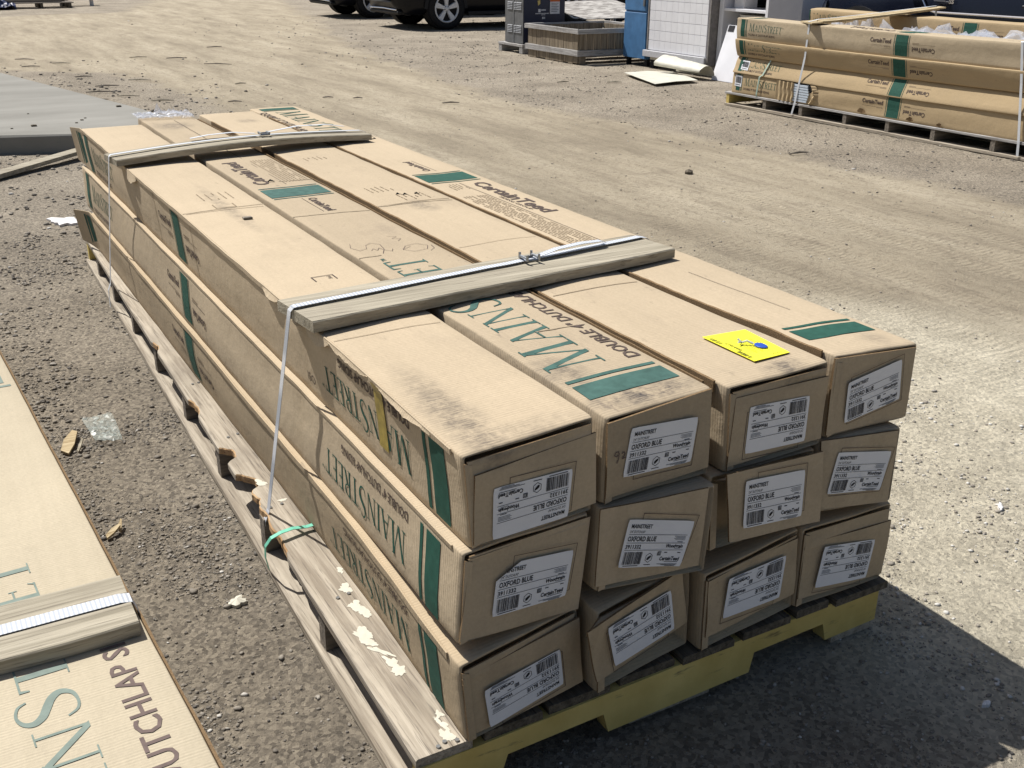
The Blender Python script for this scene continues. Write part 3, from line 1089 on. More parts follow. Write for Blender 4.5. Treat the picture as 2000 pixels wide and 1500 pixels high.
# ends of the twelve cartons as they stand (front flap P and sticker L: TL, TR, BR, BL)
ENDS = {
'T1':dict(P=[(0.0172, -0.012, 0.6335), (0.251, -0.006, 0.6542), (0.257, -0.0058, 0.5181), (0.0151, -0.0121, 0.5062)],
  L=[(0.0498, -0.0112, 0.6037), (0.2031, -0.0072, 0.6012), (0.1956, -0.0074, 0.5115), (0.0477, -0.0112, 0.5088)]),
'T2':dict(P=[(0.2718, -0.008, 0.6665), (0.4966, -0.006, 0.684), (0.5014, -0.006, 0.5287), (0.2745, -0.008, 0.5225)],
  L=[(0.3204, -0.0076, 0.6489), (0.4661, -0.0063, 0.639), (0.4565, -0.0064, 0.5522), (0.3062, -0.0077, 0.5573)]),
'T3':dict(P=[(0.5508, -0.008, 0.6558), (0.7764, -0.01, 0.6567), (0.7774, -0.01, 0.5254), (0.5441, -0.0079, 0.5191)],
  L=[(0.5845, -0.0083, 0.6327), (0.7316, -0.0096, 0.6266), (0.7314, -0.0096, 0.5313), (0.5822, -0.0083, 0.5376)]),
'T4':dict(P=[(0.7961, -0.006, 0.6853), (1.0178, -0.008, 0.6705), (1.0154, -0.008, 0.5202), (0.7934, -0.006, 0.5267)],
  L=[(0.8343, -0.0063, 0.6303), (0.976, -0.0076, 0.6546), (0.9853, -0.0077, 0.5663), (0.8369, -0.0064, 0.5437)]),
'M1':dict(P=[(0.0075, -0.012, 0.488), (0.2471, -0.006, 0.4937), (0.2271, -0.0065, 0.3112), (-0.0138, -0.0125, 0.3297)],
  L=[(0.0576, -0.0107, 0.4577), (0.2095, -0.0069, 0.4426), (0.1951, -0.0073, 0.3533), (0.0456, -0.011, 0.3598)]),
'M2':dict(P=[(0.2575, -0.02, 0.5108), (0.4726, -0.045, 0.5113), (0.4658, -0.0442, 0.35), (0.2528, -0.0194, 0.3568)],
  L=[(0.3114, -0.0263, 0.484), (0.4465, -0.042, 0.4515), (0.4191, -0.0388, 0.3645), (0.2929, -0.0241, 0.3894)]),
'M3':dict(P=[(0.5271, -0.03, 0.5168), (0.7687, -0.03, 0.5072), (0.7828, -0.03, 0.3493), (0.5491, -0.03, 0.3675)],
  L=[(0.5708, -0.03, 0.4948), (0.7205, -0.03, 0.4825), (0.7251, -0.03, 0.3791), (0.5751, -0.03, 0.3924)]),
'M4':dict(P=[(0.7833, -0.008, 0.5165), (0.9736, -0.03, 0.5065), (0.9773, -0.0304, 0.3421), (0.7993, -0.0098, 0.3618)],
  L=[(0.8248, -0.0128, 0.4866), (0.9608, -0.0285, 0.4648), (0.9401, -0.0261, 0.3809), (0.8095, -0.011, 0.3959)]),
'B1':dict(P=[(-0.0193, -0.035, 0.2675), (0.228, -0.006, 0.2942), (0.2434, -0.0042, 0.1465), (-0.0084, -0.0337, 0.1412)],
  L=[(0.0199, -0.0304, 0.2312), (0.1839, -0.0112, 0.2468), (0.1945, -0.0099, 0.1656), (0.0324, -0.0289, 0.1463)]),
'B2':dict(P=[(0.2106, -0.06, 0.3006), (0.4536, -0.012, 0.3282), (0.4796, -0.0069, 0.1993), (0.242, -0.0538, 0.1776)],
  L=[(0.2572, -0.0508, 0.2898), (0.421, -0.0184, 0.2993), (0.4398, -0.0147, 0.2037), (0.2812, -0.0461, 0.1951)]),
'B3':dict(P=[(0.5071, -0.03, 0.2934), (0.7508, -0.008, 0.3082), (0.7582, -0.0073, 0.1743), (0.5111, -0.0296, 0.1646)],
  L=[(0.5568, -0.0255, 0.2845), (0.7173, -0.011, 0.2828), (0.7109, -0.0116, 0.1846), (0.549, -0.0262, 0.1959)]),
'B4':dict(P=[(0.7723, -0.012, 0.287), (1.0095, -0.02, 0.2841), (1.0061, -0.0199, 0.1528), (0.7703, -0.0119, 0.158)],
  L=[(0.821, -0.0136, 0.2729), (0.9654, -0.0185, 0.2521), (0.954, -0.0181, 0.1603), (0.8078, -0.0132, 0.1768)]),
}
FLIP = {'T1', 'T3', 'B1', 'B2', 'B3', 'B4'}
# body: front corners (TL, TR, BR, BL as x, y, z)
BODY = {
'T1': [(-.002, -.004, .668), (.249, 0, .682), (.253, 0, .502), (.012, -.004, .496)],
'T2': [(.272, -.003, .674), (.502, -.001, .685), (.507, -.001, .512), (.272, -.003, .508)],
'T3': [(.536, -.003, .678), (.779, -.005, .684), (.784, -.005, .508), (.545, -.003, .504)],
'T4': [(.799, -.001, .690), (1.026, -.003, .676), (1.024, -.003, .512), (.797, -.001, .516)],
'M1': [(-.004, -.007, .494), (.246, -.001, .500), (.232, -.001, .312), (-.014, -.007, .318)],
'M2': [(.264, -.015, .506), (.496, -.038, .508), (.488, -.038, .330), (.258, -.014, .340)],
'M3': [(.516, .004, .500), (.778, .000, .500), (.782, .000, .332), (.526, .004, .336)],
'M4': [(.786, -.003, .512), (.990, -.024, .508), (.992, -.024, .338), (.800, -.004, .350)],
'B1': [(-.023, -.028, .292), (.230, .002, .312), (.238, .002, .135), (-.010, -.028, .128)],
'B2': [(.250, -.030, .310), (.482, -.002, .326), (.492, -.001, .140), (.256, -.030, .130)],
'B3': [(.500, -.022, .306), (.760, -.001, .324), (.768, -.001, .136), (.505, -.022, .130)],
'B4': [(.766, -.005, .322), (1.012, -.012, .322), (1.012, -.012, .134), (.768, -.005, .134)],
}
COLX = {1: (0.000, 0.245), 2: (0.271, 0.503), 3: (0.527, 0.780), 4: (0.800, 1.026)}
LAYER = {'T': (0.497, 0.680), 'M': (0.313, 0.496), 'B': (0.127, 0.312)}
BACKL = {'T1': 3.56, 'T2': 3.745, 'T3': 3.74, 'T4': 3.815, 'M1': 3.72, 'M2': 3.72, 'M3': 3.75, 'M4': 3.76, 'B1': 3.58, 'B2': 3.75, 'B3': 3.73, 'B4': 3.75}
DESC = {
'T1': "top-layer brown carton at the left corner, its white sticker upside down",
'T2': "soiled top-layer carton with large green lettering on its lid",
'T3': "top-layer carton carrying the yellow tag near its front end",
'T4': "top-layer carton at the right edge with a green band on its lid",
'M1': "middle-layer carton at the left, its sticker with a torn corner",
'M2': "middle-layer carton directly under the soiled lettered carton",
'M3': "middle-layer carton directly under the carton with the yellow tag",
'M4': "middle-layer carton at the right end, sticker upright",
'B1': "bottom-layer carton at the left on the pallet's front corner",
'B2': "bottom-layer carton second from the left, end flap hanging askew",
'B3': "bottom-layer carton third from the left, sticker upside down on the pallet",
'B4': "bottom-layer carton at the right end above the yellow pallet edge",
}
GRP = "cartons strapped on the near pallet"
BOX, BROOT = {}, {}
for ki, key in enumerate(ENDS):
    lay, ci = key[0], int(key[1])
    x0, x1 = COLX[ci]
    z0, z1 = LAYER[lay]
    dl = {'T': (-0.006, 0.010), 'M': (-0.004, -0.004), 'B': (-0.014, 0.006)}[lay] if ci == 1 else (0, 0)
    if lay != 'T' and ci != 1:
        x0 -= 0.004; x1 -= 0.004
    sett = [(x0 + dl[0], .5, z1), (x1, .5, z1), (x1, .5, z0), (x0 + dl[1], .5, z0)]
    L = BACKL[key]
    xs_ = {2: -0.006, 3: 0.012}.get(ci, 0.0)
    dz = 0.0
    back = [(x0 + dl[0] + xs_, L, z1 + dz), (x1 + xs_, L, z1 + dz), (x1 + xs_, L, z0), (x0 + dl[1] + xs_, L, z0)]
    box = Carton(BODY[key], sett, back, seed=ki * 4.3 + 1, amp=0.003 if ci > 1 or lay == 'T' else 0.005)
    BOX[key] = box
    rt = root("carton", ((x0 + x1) / 2, 1.87, z0), DESC[key], "carton", GRP)
    BROOT[key] = rt
    mat = M_card.get(key) or M_card[lay]
    vs, fs = box.mesh(140)
    mk("body", vs, fs, mat, rt, True)
    P = ENDS[key]['P']
    n = quadnormal(P)
    vs, fs, mi = panel(P, 0.004, n, 0.0045 if lay != 'T' else 0.003, N_=12, seed=ki * 2.2)
    mk("end_flap", vs, fs, [mat, M_flute], rt, False, mi)
    # tuck flap rolled over the upper edge, and the folded corner flap at the left
    b3 = BODY[key]
    ztop = min(b3[0][2], b3[1][2])
    if key in ('T1', 'T3', 'B1', 'B2', 'B3', 'B4', 'M1', 'M3'):
        q = [Vector(b3[0]) + Vector((.008, -.0035, -.010)), Vector(b3[1]) + Vector((-.008, -.0035, -.010)),
             Vector(P[1]) + Vector((-.010, .002, -.012)), Vector(P[0]) + Vector((.0, .002, -.012))]
        vs, fs, mi = panel(q, 0.003, n, 0.003, seed=ki * 1.3 + 5)
        mk("tuck_flap", vs, fs, [mat, M_flute], rt, False, mi)
    q = [Vector(b3[0]) + Vector((.003, -.004, -.012)), Vector(b3[0]) + Vector((.016, -.006, -.016)),
         Vector(b3[3]) + Vector((.015, -.006, .008)), Vector(b3[3]) + Vector((.002, -.004, .004))]
    vs, fs, mi = panel(q, 0.003, n, 0.001, N_=3, seed=ki)
    mk("corner_fold", vs, fs, [mat, M_flute], rt, False, mi)
    make_label(rt, ENDS[key]['L'], key in FLIP, torn=(key == 'M1'), curl=0.06 if key in ('M2', 'M4') else 0.0, nrm=n, off=0.0045 if lay != 'T' else 0.0034)
    # thin printed frame round the sticker
    fb = MB()
    lq = ENDS[key]['L']
    u0, u1, v0, v1 = (0.16, 1.03, -0.10, 0.90) if key in ('T1', 'B2', 'B1', 'T2', 'M1') else (0.05, 1.05, -0.06, 1.10)
    if key in ('T1', 'M1', 'M3', 'M2'): u0, u1, v0, v1 = 0.2, 1.045, 0.10, 1.13
    if key in ('B3', 'B2', 'T3', 'B4'): u0, u1, v0, v1 = -0.03, 0.90, -0.12, 0.9
    for (a, b_, c, d) in ((u0, u1, v0, v0 + .012), (u0, u1, v1 - .012, v1), (u0, u0 + .008, v0, v1), (u1 - .008, u1, v0, v1)):
        fb.quad(*[bilerp(lq, uu, vv) + n * (0.0035 if lay != 'T' else 0.0022) for uu, vv in ((a, c), (b_, c), (b_, d), (a, d))])
    fb.build("printed_frame", M_brown, rt)

# printing on the long faces
a = Art(BOX['T1'])
a.end('left', 0.062, 1, 0.088, -1, cdy=0.048)
a.middle('left', 1.90, 0.09)
a.end('left', 3.50, -1, 0.09, 1)
a.word(a.dark, 'left', "OSI", 0.70, 0.055, 1, -1, 0.022, 0.05, 0.0)
a.rect(a.thin, 'left', 2.18, 2.184, 0.01, 0.172)
for yy in (1.70, 1.705): a.rect(a.thin, 'left', yy, yy + 0.002, 0.01, 0.172)
a.lines('top', 1.92, 2.02, 0.10, 0.19, 5)
for v in (0.105, 0.165): a.rect(a.thin, 'top', 1.80, 1.85, v, v + 0.003, n=1)
a.rect(a.thin, 'top', 1.80, 1.803, 0.105, 0.168); a.rect(a.thin, 'top', 1.77, 1.773, 0.01, 0.24)
a.rect(a.dark, 'top', 0.985, 0.988, 0.11, 0.165, n=2); a.rect(a.dark, 'top', 0.95, 0.988, 0.11, 0.113, n=1); a.rect(a.dark, 'top', 0.95, 0.988, 0.162, 0.165, n=1)
a.word(a.dark, 'top', "Seal", 0.958, 0.155, 1, -1, 0.010)
a.rect(a.thin, 'top', 0.555, 0.557, 0.004, 0.24)
a.build(BROOT['T1'])
a = Art(BOX['M1'])
a.end('left', 0.072, 1, 0.082, -1, cdy=0.046)
a.middle('left', 1.86, 0.09)
a.end('left', 3.62, -1, 0.095, 1)
a.build(BROOT['M1'])
a = Art(BOX['B1'])
a.end('left', 0.075, 1, 0.082, -1, cdy=0.046)
a.middle('left', 1.86, 0.09)
a.build(BROOT['B1'])
a = Art(BOX['T2'])
a.end('top', 0.072, 1, 0.099, -1, cap=0.122, length=0.835, cc=0.031, cl=0.635, w=0.060, w2=0.011, g0=0.060, cdy=0.076, span=(0.016, 0.212))
a.rect(a.green, 'top', 1.86, 1.985, 0.02, 0.215, n=8)
for yy in (1.838, 2.0): a.rect(a.green, 'top', yy, yy + 0.007, 0.02, 0.215, n=8)
a.word(a.dark, 'top', "CertainTeed", 2.07, 0.085, 1, -1, 0.05, 0.42, 0.03)
a.rect(a.dark, 'top', 2.05, 3.6, 0.128, 0.130, n=1)
a.lines('top', 2.08, 2.5, 0.14, 0.215, 8)
a.word(a.dark, 'top', "CertainTeed", 1.81, 0.115, -1, 1, 0.027, 0.19, 0.03)
a.rect(a.dark, 'top', 1.62, 1.82, 0.10, 0.1015, n=1)
a.build(BROOT['T2'], M_green_worn, M_brown)
a = Art(BOX['T3'])
a.lines('top', 1.63, 1.72, 0.11, 0.19, 6)
a.lines('top', 1.78, 1.86, 0.06, 0.13, 5)
a.rect(a.thin, 'top', 1.60, 1.604, 0.01, 0.24); a.rect(a.thin, 'top', 0.60, 0.603, 0.01, 0.24); a.rect(a.thin, 'top', 1.07, 1.072, 0.01, 0.24)
a.lines('top', 2.40, 2.46, 0.06, 0.13, 5)
a.build(BROOT['T3'])
a = Art(BOX['T4'])
a.rect(a.green, 'top', 0.092, 0.150, 0.022, 0.207, n=8)
a.rect(a.green, 'top', 0.162, 0.172, 0.022, 0.207, n=8)
a.rect(a.green, 'left', 0.055, 0.115, 0.03, 0.15); a.rect(a.green, 'left', 0.13, 0.145, 0.03, 0.15)
a.rect(a.green, 'top', 1.845, 1.962, 0.018, 0.20, n=8)
for yy in (1.822, 1.975): a.rect(a.green, 'top', yy, yy + 0.007, 0.018, 0.20, n=8)
a.word(a.dark, 'top', "CertainTeed", 1.78, 0.142, -1, 1, 0.050, 0.47, 0.03)
a.word(a.dark, 'top', "SIDING GROUP", 1.56, 0.124, -1, 1, 0.011, 0.20)
a.rect(a.dark, 'top', 0.92, 1.80, 0.106, 0.108, n=1)
a.lines('top', 1.79, 1.70, 0.05, 0.10, 5)
a.lines('top', 1.60, 0.95, 0.02, 0.095, 9)
a.word(a.dark, 'top', "CertainTeed", 2.03, 0.115, 1, -1, 0.027, 0.19, 0.03)
a.rect(a.dark, 'top', 2.02, 2.23, 0.128, 0.1295, n=1)
a.end('top', 3.765, -1, 0.105, 1, cap=0.115, length=0.92, cc=0.031, cl=0.79, w=0.060, w2=0.011, g0=0.060, cdy=0.070, span=(0.03, 0.20))
pm = a.new("pen_line", "d")
for i in range(24):
    yy = 0.60 - i * 0.014
    a.rect("d", 'top', yy, yy - 0.0145, 0.118 + 0.0006 * i, 0.1195 + 0.0006 * i, n=1, mb=pm)
a.build(BROOT['T4'], M_green, M_brown)
for key in ('M4', 'B4'):
    pass

# pencil scribbles on the soiled lid and on its end
sb = MB()


def scribble(pts, face='top', box=BOX['T2'], w=0.0013):
    for p, q in zip(pts, pts[1:]):
        P0, P1 = box.put(face, p[0], p[1], 0.0016), box.put(face, q[0], q[1], 0.0016)
        d = (P1 - P0)
        nn = Vector((-d.y, d.x, 0)).normalized() * w / 2
        sb.quad(P0 - nn, P1 - nn, P1 + nn, P0 + nn)


scribble([(1.235, 0.030), (1.20, 0.018), (1.165, 0.030), (1.175, 0.052), (1.205, 0.062), (1.22, 0.082), (1.195, 0.098), (1.15, 0.09), (1.11, 0.07)])
scribble([(1.15, 0.055), (1.165, 0.066), (1.145, 0.07), (1.165, 0.082), (1.14, 0.088), (1.12, 0.10), (1.14, 0.11)])
scribble([(1.265, 0.148), (1.25, 0.17), (1.235, 0.15), (1.225, 0.172), (1.205, 0.155)])
scribble([(1.12, 0.13), (1.15, 0.15), (1.16, 0.185), (1.13, 0.205), (1.10, 0.19), (1.09, 0.15), (1.12, 0.13), (1.14, 0.16)])
scribble([(1.13, 0.215), (1.10, 0.21), (1.08, 0.19)])
P = ENDS['T2']['P']
n2 = quadnormal(P)
vs, fs, w = sans("92", -0.02)
for pts_ in ([(.06, .56), (.075, .60), (.10, .60), (.105, .56), (.08, .54), (.065, .56)], [(.105, .56), (.10, .50), (.085, .45)], [(.13, .56), (.15, .58), (.16, .54), (.135, .49), (.165, .50)]):
    for p, q in zip(pts_, pts_[1:]):
        A_, B_ = bilerp(P, *p) + n2 * 0.003, bilerp(P, *q) + n2 * 0.003
        d = (B_ - A_)
        nn = n2.cross(d).normalized() * 0.0009
        sb.quad(A_ - nn, B_ - nn, B_ + nn, A_ + nn)
sb.build("pencil_mark", M_brownpale, BROOT['T2'])

# lid edges, torn side flaps and open end flaps of the left column
def lid_edge(key, rtop=0.0, x_out=0.004, over=0.004, jag=0.004, y0=0.03, y1=3.6, hang=0.012, name="lid_edge"):
    box = BOX[key]
    n = 150
    vs, fs = [], []
    for i in range(n + 1):
        y = lerp(y0, y1, i / n)
        c = box.corner(0, y)
        j = jag * nz(y * 9, ki, 2.2) + 0.5 * jag * nz(y * 31, 3.3, 1.1)
        up = over * (0.6 + 0.8 * nz(y * 3.1, 7.7, 1.0))
        vs += [c + Vector((-x_out, 0, -hang + j)), c + Vector((-x_out - 0.001, 0, up)), c + Vector((-x_out + 0.0025, 0, up)), c + Vector((-x_out + 0.0025, 0, -hang + j))]
    for i in range(n):
        for k in range(4):
            fs.append((i * 4 + k, i * 4 + (k + 1) % 4, i * 4 + 4 + (k + 1) % 4, i * 4 + 4 + k))
    fs += [(3, 2, 1, 0), (n * 4, n * 4 + 1, n * 4 + 2, n * 4 + 3)]
    mk(name, vs, fs, M_card.get(key) or M_card[key[0]], BROOT[key])


lid_edge('T1', over=0.003, jag=0.003, hang=0.010)
lid_edge('B1', over=0.002, jag=0.003, hang=0.014, x_out=0.003)
lid_edge('M1', over=0.001, jag=0.001, hang=0.008, x_out=0.002)


def rim(key, corner, sgn, y0=0.03, y1=3.5, seed=1.0):
    box = BOX[key]
    n = 170
    vs, fs = [], []
    for i in range(n + 1):
        y = lerp(y0, y1, i / n)
        c = box.corner(corner, y)
        up = 0.0022 + 0.0022 * nz(y * 6, seed, 1.0) + 0.0012 * nz(y * 33, seed, 4.0)
        o = 0.0015 + 0.002 * nz(y * 8, seed, 7.0)
        vs += [c + Vector((sgn * o, 0, -0.02)), c + Vector((sgn * o, 0, up)), c + Vector((sgn * (o + 0.0045), 0, up - 0.001)), c + Vector((sgn * (o + 0.0045), 0, -0.02))]
    for i in range(n):
        for k in range(4): fs.append((i * 4 + k, i * 4 + (k + 1) % 4, i * 4 + 4 + (k + 1) % 4, i * 4 + 4 + k))
    fs += [(3, 2, 1, 0), (n * 4, n * 4 + 1, n * 4 + 2, n * 4 + 3)]
    mk("lid_edge", vs, fs, M_flute, BROOT[key])


rim('T3', 0, -1, seed=2.0)
rim('T2', 1, 1, seed=5.0, y1=3.6)
rim('T4', 0, -1, seed=9.0)


def torn(y0, y1, depth, out, seed, key='T1'):
    box = BOX[key]
    n = 26
    vs, fs = [], []
    for i in range(n + 1):
        y = lerp(y0, y1, i / n)
        c = box.corner(0, y)
        e = math.sin(math.pi * i / n)
        d = depth * (0.35 + 0.65 * e) + 0.006 * nz(seed, y * 24) + 0.003 * nz(seed, y * 70)
        o = out * e * (0.7 + 0.5 * nz(seed + 2, y * 9))
        vs += [c + Vector((-0.0055, 0, 0.0)), c + Vector((-0.0055 - o * 0.5, 0, -d * 0.5)), c + Vector((-0.006 - o, 0, -d))]
        vs += [v + Vector((0.0018, 0, 0.0012)) for v in vs[-3:]]
    for i in range(n):
        A, B_ = i * 6, i * 6 + 6
        fs += [(A, A + 1, B_ + 1, B_), (A + 1, A + 2, B_ + 2, B_ + 1), (A + 3, B_ + 3, B_ + 4, A + 4), (A + 4, B_ + 4, B_ + 5, A + 5), (A + 2, A + 5, B_ + 5, B_ + 2)]
    mk("torn_flap", vs, fs, M_card[key if key in M_card else key[0]], BROOT[key])


torn(0.56, 0.70, 0.024, 0.009, 3)
torn(0.69, 0.80, 0.018, 0.010, 8)
torn(0.86, 0.99, 0.012, 0.007, 11)
torn(0.36, 0.57, 0.008, 0.004, 15)
torn(2.40, 2.58, 0.035, 0.012, 21)
torn(0.10, 0.32, 0.007, 0.006, 33)

for key, fl in (('T1', 0.018), ('B1', 0.045)):
    box = BOX[key]
    n = 10
    vs, fs = [], []
    for i in range(n + 1):
        t = i / n
        y = box.y1 - 0.004 + t * 0.20
        o = fl * t ** 1.6
        tl, bl = box.corner(0, box.y1), box.corner(3, box.y1)
        cut = 0.020 * t
        vs += [Vector((tl.x - o, y, tl.z - cut)), Vector((bl.x - o, y, bl.z + cut)), Vector((tl.x - o + .004, y, tl.z - cut)), Vector((bl.x - o + .004, y, bl.z + cut))]
    for i in range(n):
        A, B_ = i * 4, i * 4 + 4
        fs += [(A, A + 1, B_ + 1, B_), (A + 2, B_ + 2, B_ + 3, A + 3), (A, B_, B_ + 2, A + 2), (A + 1, A + 3, B_ + 3, B_ + 1)]
    fs.append((n * 4, n * 4 + 1, n * 4 + 3, n * 4 + 2))
    f_ = mk("open_end_flap", vs, fs, M_card.get(key) or M_card[key[0]], BROOT[key], False)
    gb = MB()
    for a0, a1 in ((0.10, 0.36), (0.43, 0.50)):
        rows = []
        for i in range(5):
            t = lerp(a0, a1, i / 4)
            o = fl * t ** 1.6
            y = box.y1 - 0.004 + t * 0.20
            rows.append((Vector((tl.x - o - .0015, y, lerp(tl.z, bl.z, 0.12))), Vector((bl.x - o - .0015, y, lerp(tl.z, bl.z, 0.88)))))
        for p_, q_ in zip(rows, rows[1:]): gb.quad(p_[0], p_[1], q_[1], q_[0])
    gb.build("flap_band", M_green, f_)

# crease lines / seams pressed across lids
def crease(key, y, v0, v1, w=0.003, skew=0.0):
    box = BOX[key]
    vs, fs = [], []
    n = 14
    for i in range(n + 1):
        v = lerp(v0, v1, i / n)
        yy = y + skew * (i / n) + 0.003 * nz(v * 30, y)
        ww = w * (0.5 + 0.6 * abs(nz(v * 40, y, 3)))
        vs += [box.put('top', yy - ww, v, 0.0010), box.put('top', yy, v, 0.0018), box.put('top', yy + ww, v, 0.0010)]
    for i in range(n):
        A, B_ = i * 3, i * 3 + 3
        fs += [(A, A + 1, B_ + 1, B_), (A + 1, A + 2, B_ + 2, B_ + 1)]
    mk("crease", vs, fs, M_card.get(key) or M_card[key[0]], BROOT[key])


crease('T2', 1.60, 0.0, 0.225, 0.006, -0.03)
crease('T2', 2.10, 0.12, 0.23, 0.005, -0.02)
crease('T2', 0.72, 0.06, 0.22, 0.005, 0.0)
crease('T2', 1.10, 0.0, 0.06, 0.006, 0.0)
crease('T2', 0.40, 0.10, 0.22, 0.004, 0.0)
crease('T3', 1.60, 0.0, 0.24, 0.004, -0.02)
crease('T1', 1.78, 0.0, 0.25, 0.003, 0.02)

# yellowed tape strip on the side of the corner carton
box = BOX['T1']
vs, fs = [], []
for i in range(9):
    v = lerp(0.178, 0.045, i / 8)
    j = 0.006 * nz(v * 50, 1.0)
    vs += [box.put('left', 0.305 + j * 0.5, v, 0.0075 if i == 0 else 0.002), box.put('left', 0.345 + j, v, 0.0075 if i == 0 else 0.002)]
for i in range(8): fs.append((2 * i, 2 * i + 1, 2 * i + 3, 2 * i + 2))
mk("tape_strip", vs, fs, M_tape, BROOT['T1'])

# ------------------------------------------------------------------ near pallet
pr = root("pallet", (0.47, 1.95, 0.0), "long weathered wooden pallet with a yellow front beam under the near cartons", "pallet")


def px(x, y): return x + 0.024 * y          # the pallet lies slightly askew


def deck_board(name, xa, xb, ya, yb, z0, z1, mat, edge=None, parent=pr, seed=1.0, n=40):
    vs, fs, mi = [], [], []
    for i in range(n + 1):
        y = lerp(ya, yb, i / n)
        e = edge(y) if edge else 0.0
        l_ = px(xa, y) + e + 0.002 * nz(seed, y * 3)
        r_ = px(xb, y) + 0.002 * nz(seed + 4, y * 3)
        dz = 0.0 if edge else 0.002 * nz(seed + 8, y * 2)
        b_ = 0.003
        vs += [Vector((l_, y, z0)), Vector((r_, y, z0)), Vector((r_, y, z1 - b_ + dz)), Vector((r_ - b_, y, z1 + dz)), Vector((l_ + b_, y, z1 + dz)), Vector((l_, y, z1 - b_ + dz))]
    for i in range(n):
        A, B_ = i * 6, i * 6 + 6
        for k in range(6):
            fs.append((A + k, A + (k + 1) % 6, B_ + (k + 1) % 6, B_ + k))
            y = lerp(ya, yb, i / n)
            mi.append(1 if (edge and k in (4, 5) and abs(edge(y)) > 0.004) else 0)
    fs.append((5, 4, 3, 2, 1, 0)); mi.append(0)
    e = n * 6
    fs.append((e, e + 1, e + 2, e + 3, e + 4, e + 5)); mi.append(0)
    return mk(name, vs, fs, [mat, M_fresh], parent, False, mi)


def broken(y):
    e = 0.0
    for c, w, d in ((1.30, 0.05, 0.034), (1.11, 0.06, 0.040), (0.93, 0.07, 0.012), (1.66, 0.07, 0.012), (1.02, 0.05, 0.016), (0.80, 0.09, 0.008), (2.25, 0.06, 0.010)):
        t = abs(y - c) / w
        if t < 1: e += d * (1 - t ** 1.6) * (1 + 0.35 * nz(y * 55, c) + 0.3 * (1 if math.sin(y * 70 + c) > 0.3 else 0))
    return e


lb = deck_board("deck_board", -0.104, 0.004, -0.022, 3.95, 0.107, 0.126, M_woodY, broken, seed=1.3, n=420)
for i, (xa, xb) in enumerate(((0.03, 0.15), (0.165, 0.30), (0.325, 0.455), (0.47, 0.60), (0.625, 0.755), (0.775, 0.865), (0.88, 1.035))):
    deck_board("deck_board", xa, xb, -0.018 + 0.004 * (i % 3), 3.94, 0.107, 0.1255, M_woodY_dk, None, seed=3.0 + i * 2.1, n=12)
for xa, xb in ((-0.112, -0.012), (0.36, 0.56), (0.90, 1.02)):
    deck_board("bottom_board", xa, xb, 0.0, 3.93, -0.004, 0.016, M_woodY, None, seed=xa * 7, n=20)


def stringer(y, mat, notch=True, th=0.036, x0=-0.098, x1=1.03, skew=0.0):
    """cross beam with two fork notches"""
    zt, zb, zn = 0.107, 0.016, 0.062
    prof = [(x0, zb), (x0, zt), (x1, zt), (x1, zb)]
    if notch:
        prof = [(x0, zb), (0.06, zb), (0.075, zn), (0.285, zn), (0.298, zb), (0.655, zb), (0.665, zn), (0.862, zn), (0.875, zb), (x1, zb), (x1, zt), (x0, zt)]
    prof = [(px(x, y), z, x) for x, z in prof]
    n = len(prof)
    vs = [(x, y - th / 2 + skew * xx, z) for x, z, xx in prof] + [(x, y + th / 2 + skew * xx, z) for x, z, xx in prof]
    fs = [(i, (i + 1) % n, n + (i + 1) % n, n + i) for i in range(n)]
    if notch:
        # cap split into convex strips
        for o in (0, n):
            for a_ in ((0, 1, 2, 11), (2, 3, 10, 11), (3, 4, 5, 6, 10), (6, 7, 10), (7, 8, 9, 10)):
                fs.append(tuple(o + i for i in a_))
    else:
        fs += [(0, 1, 2, 3), (n + 3, n + 2, n + 1, n)]
    return mk("cross_beam", vs, fs, mat, pr)


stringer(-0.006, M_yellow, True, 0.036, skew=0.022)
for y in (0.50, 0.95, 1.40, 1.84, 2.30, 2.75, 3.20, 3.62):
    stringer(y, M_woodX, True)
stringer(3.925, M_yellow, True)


# dried paint splashes and nails on the outer board
def blob(cx, cy, rx, ry, seed, ang_=0.0, n=34):
    out = []
    for i in range(n):
        t = 2 * math.pi * i / n
        r_ = 1 + 0.7 * nz(seed + math.cos(t) * 1.3, math.sin(t) * 1.3, seed) + 0.4 * nz(seed + math.cos(t) * 4, math.sin(t) * 4, 2)
        x, y = rx * r_ * math.cos(t), ry * r_ * math.sin(t)
        out.append((cx + x * math.cos(ang_) - y * math.sin(ang_), cy + x * math.sin(ang_) + y * math.cos(ang_), 0.1268))
    return out


for i, (cx, cy, rx, ry, an) in enumerate(((-0.017, .525, .013, .017, 0), (-0.023, .455, .014, .022, .2), (-0.018, .425, .012, .020, 0), (-0.050, .352, .016, .024, 0), (-0.048, .325, .012, .016, .3),
                                         (-0.041, .288, .006, .030, .5), (-0.034, .240, .010, .026, .2), (-0.032, .212, .014, .016, 0), (-0.020, .065, .008, .010, 0), (-0.026, .040, .005, .022, .2),
                                         (-0.032, .005, .012, .018, 0), (-0.012, .974, .010, .008, 0), (-0.003, .60, .006, .012, 0), (-0.03, 1.09, .010, .02, .3))):
    vs = blob(cx, cy, rx, ry, i * 3.3, an)
    c = Vector((cx, cy, 0.1273))
    mk("paint_splash", [c] + vs, [(0, 1 + k, 1 + (k + 1) % len(vs)) for k in range(len(vs))], M_splash, lb)
for nx_, ny in ((-0.043, -0.006), (-0.022, -0.013), (-0.058, -0.012), (-0.047, .500), (-0.02, .505), (-0.05, .95), (-0.02, .955), (-0.03, 1.40), (0.0, 1.41), (-0.02, 1.84), (0.0, 1.845)):
    b = MB()
    b.tube([(nx_, ny, 0.1255), (nx_, ny, 0.1292)], 0.0042, 8)
    b.build("nail_head", M_steel, lb)


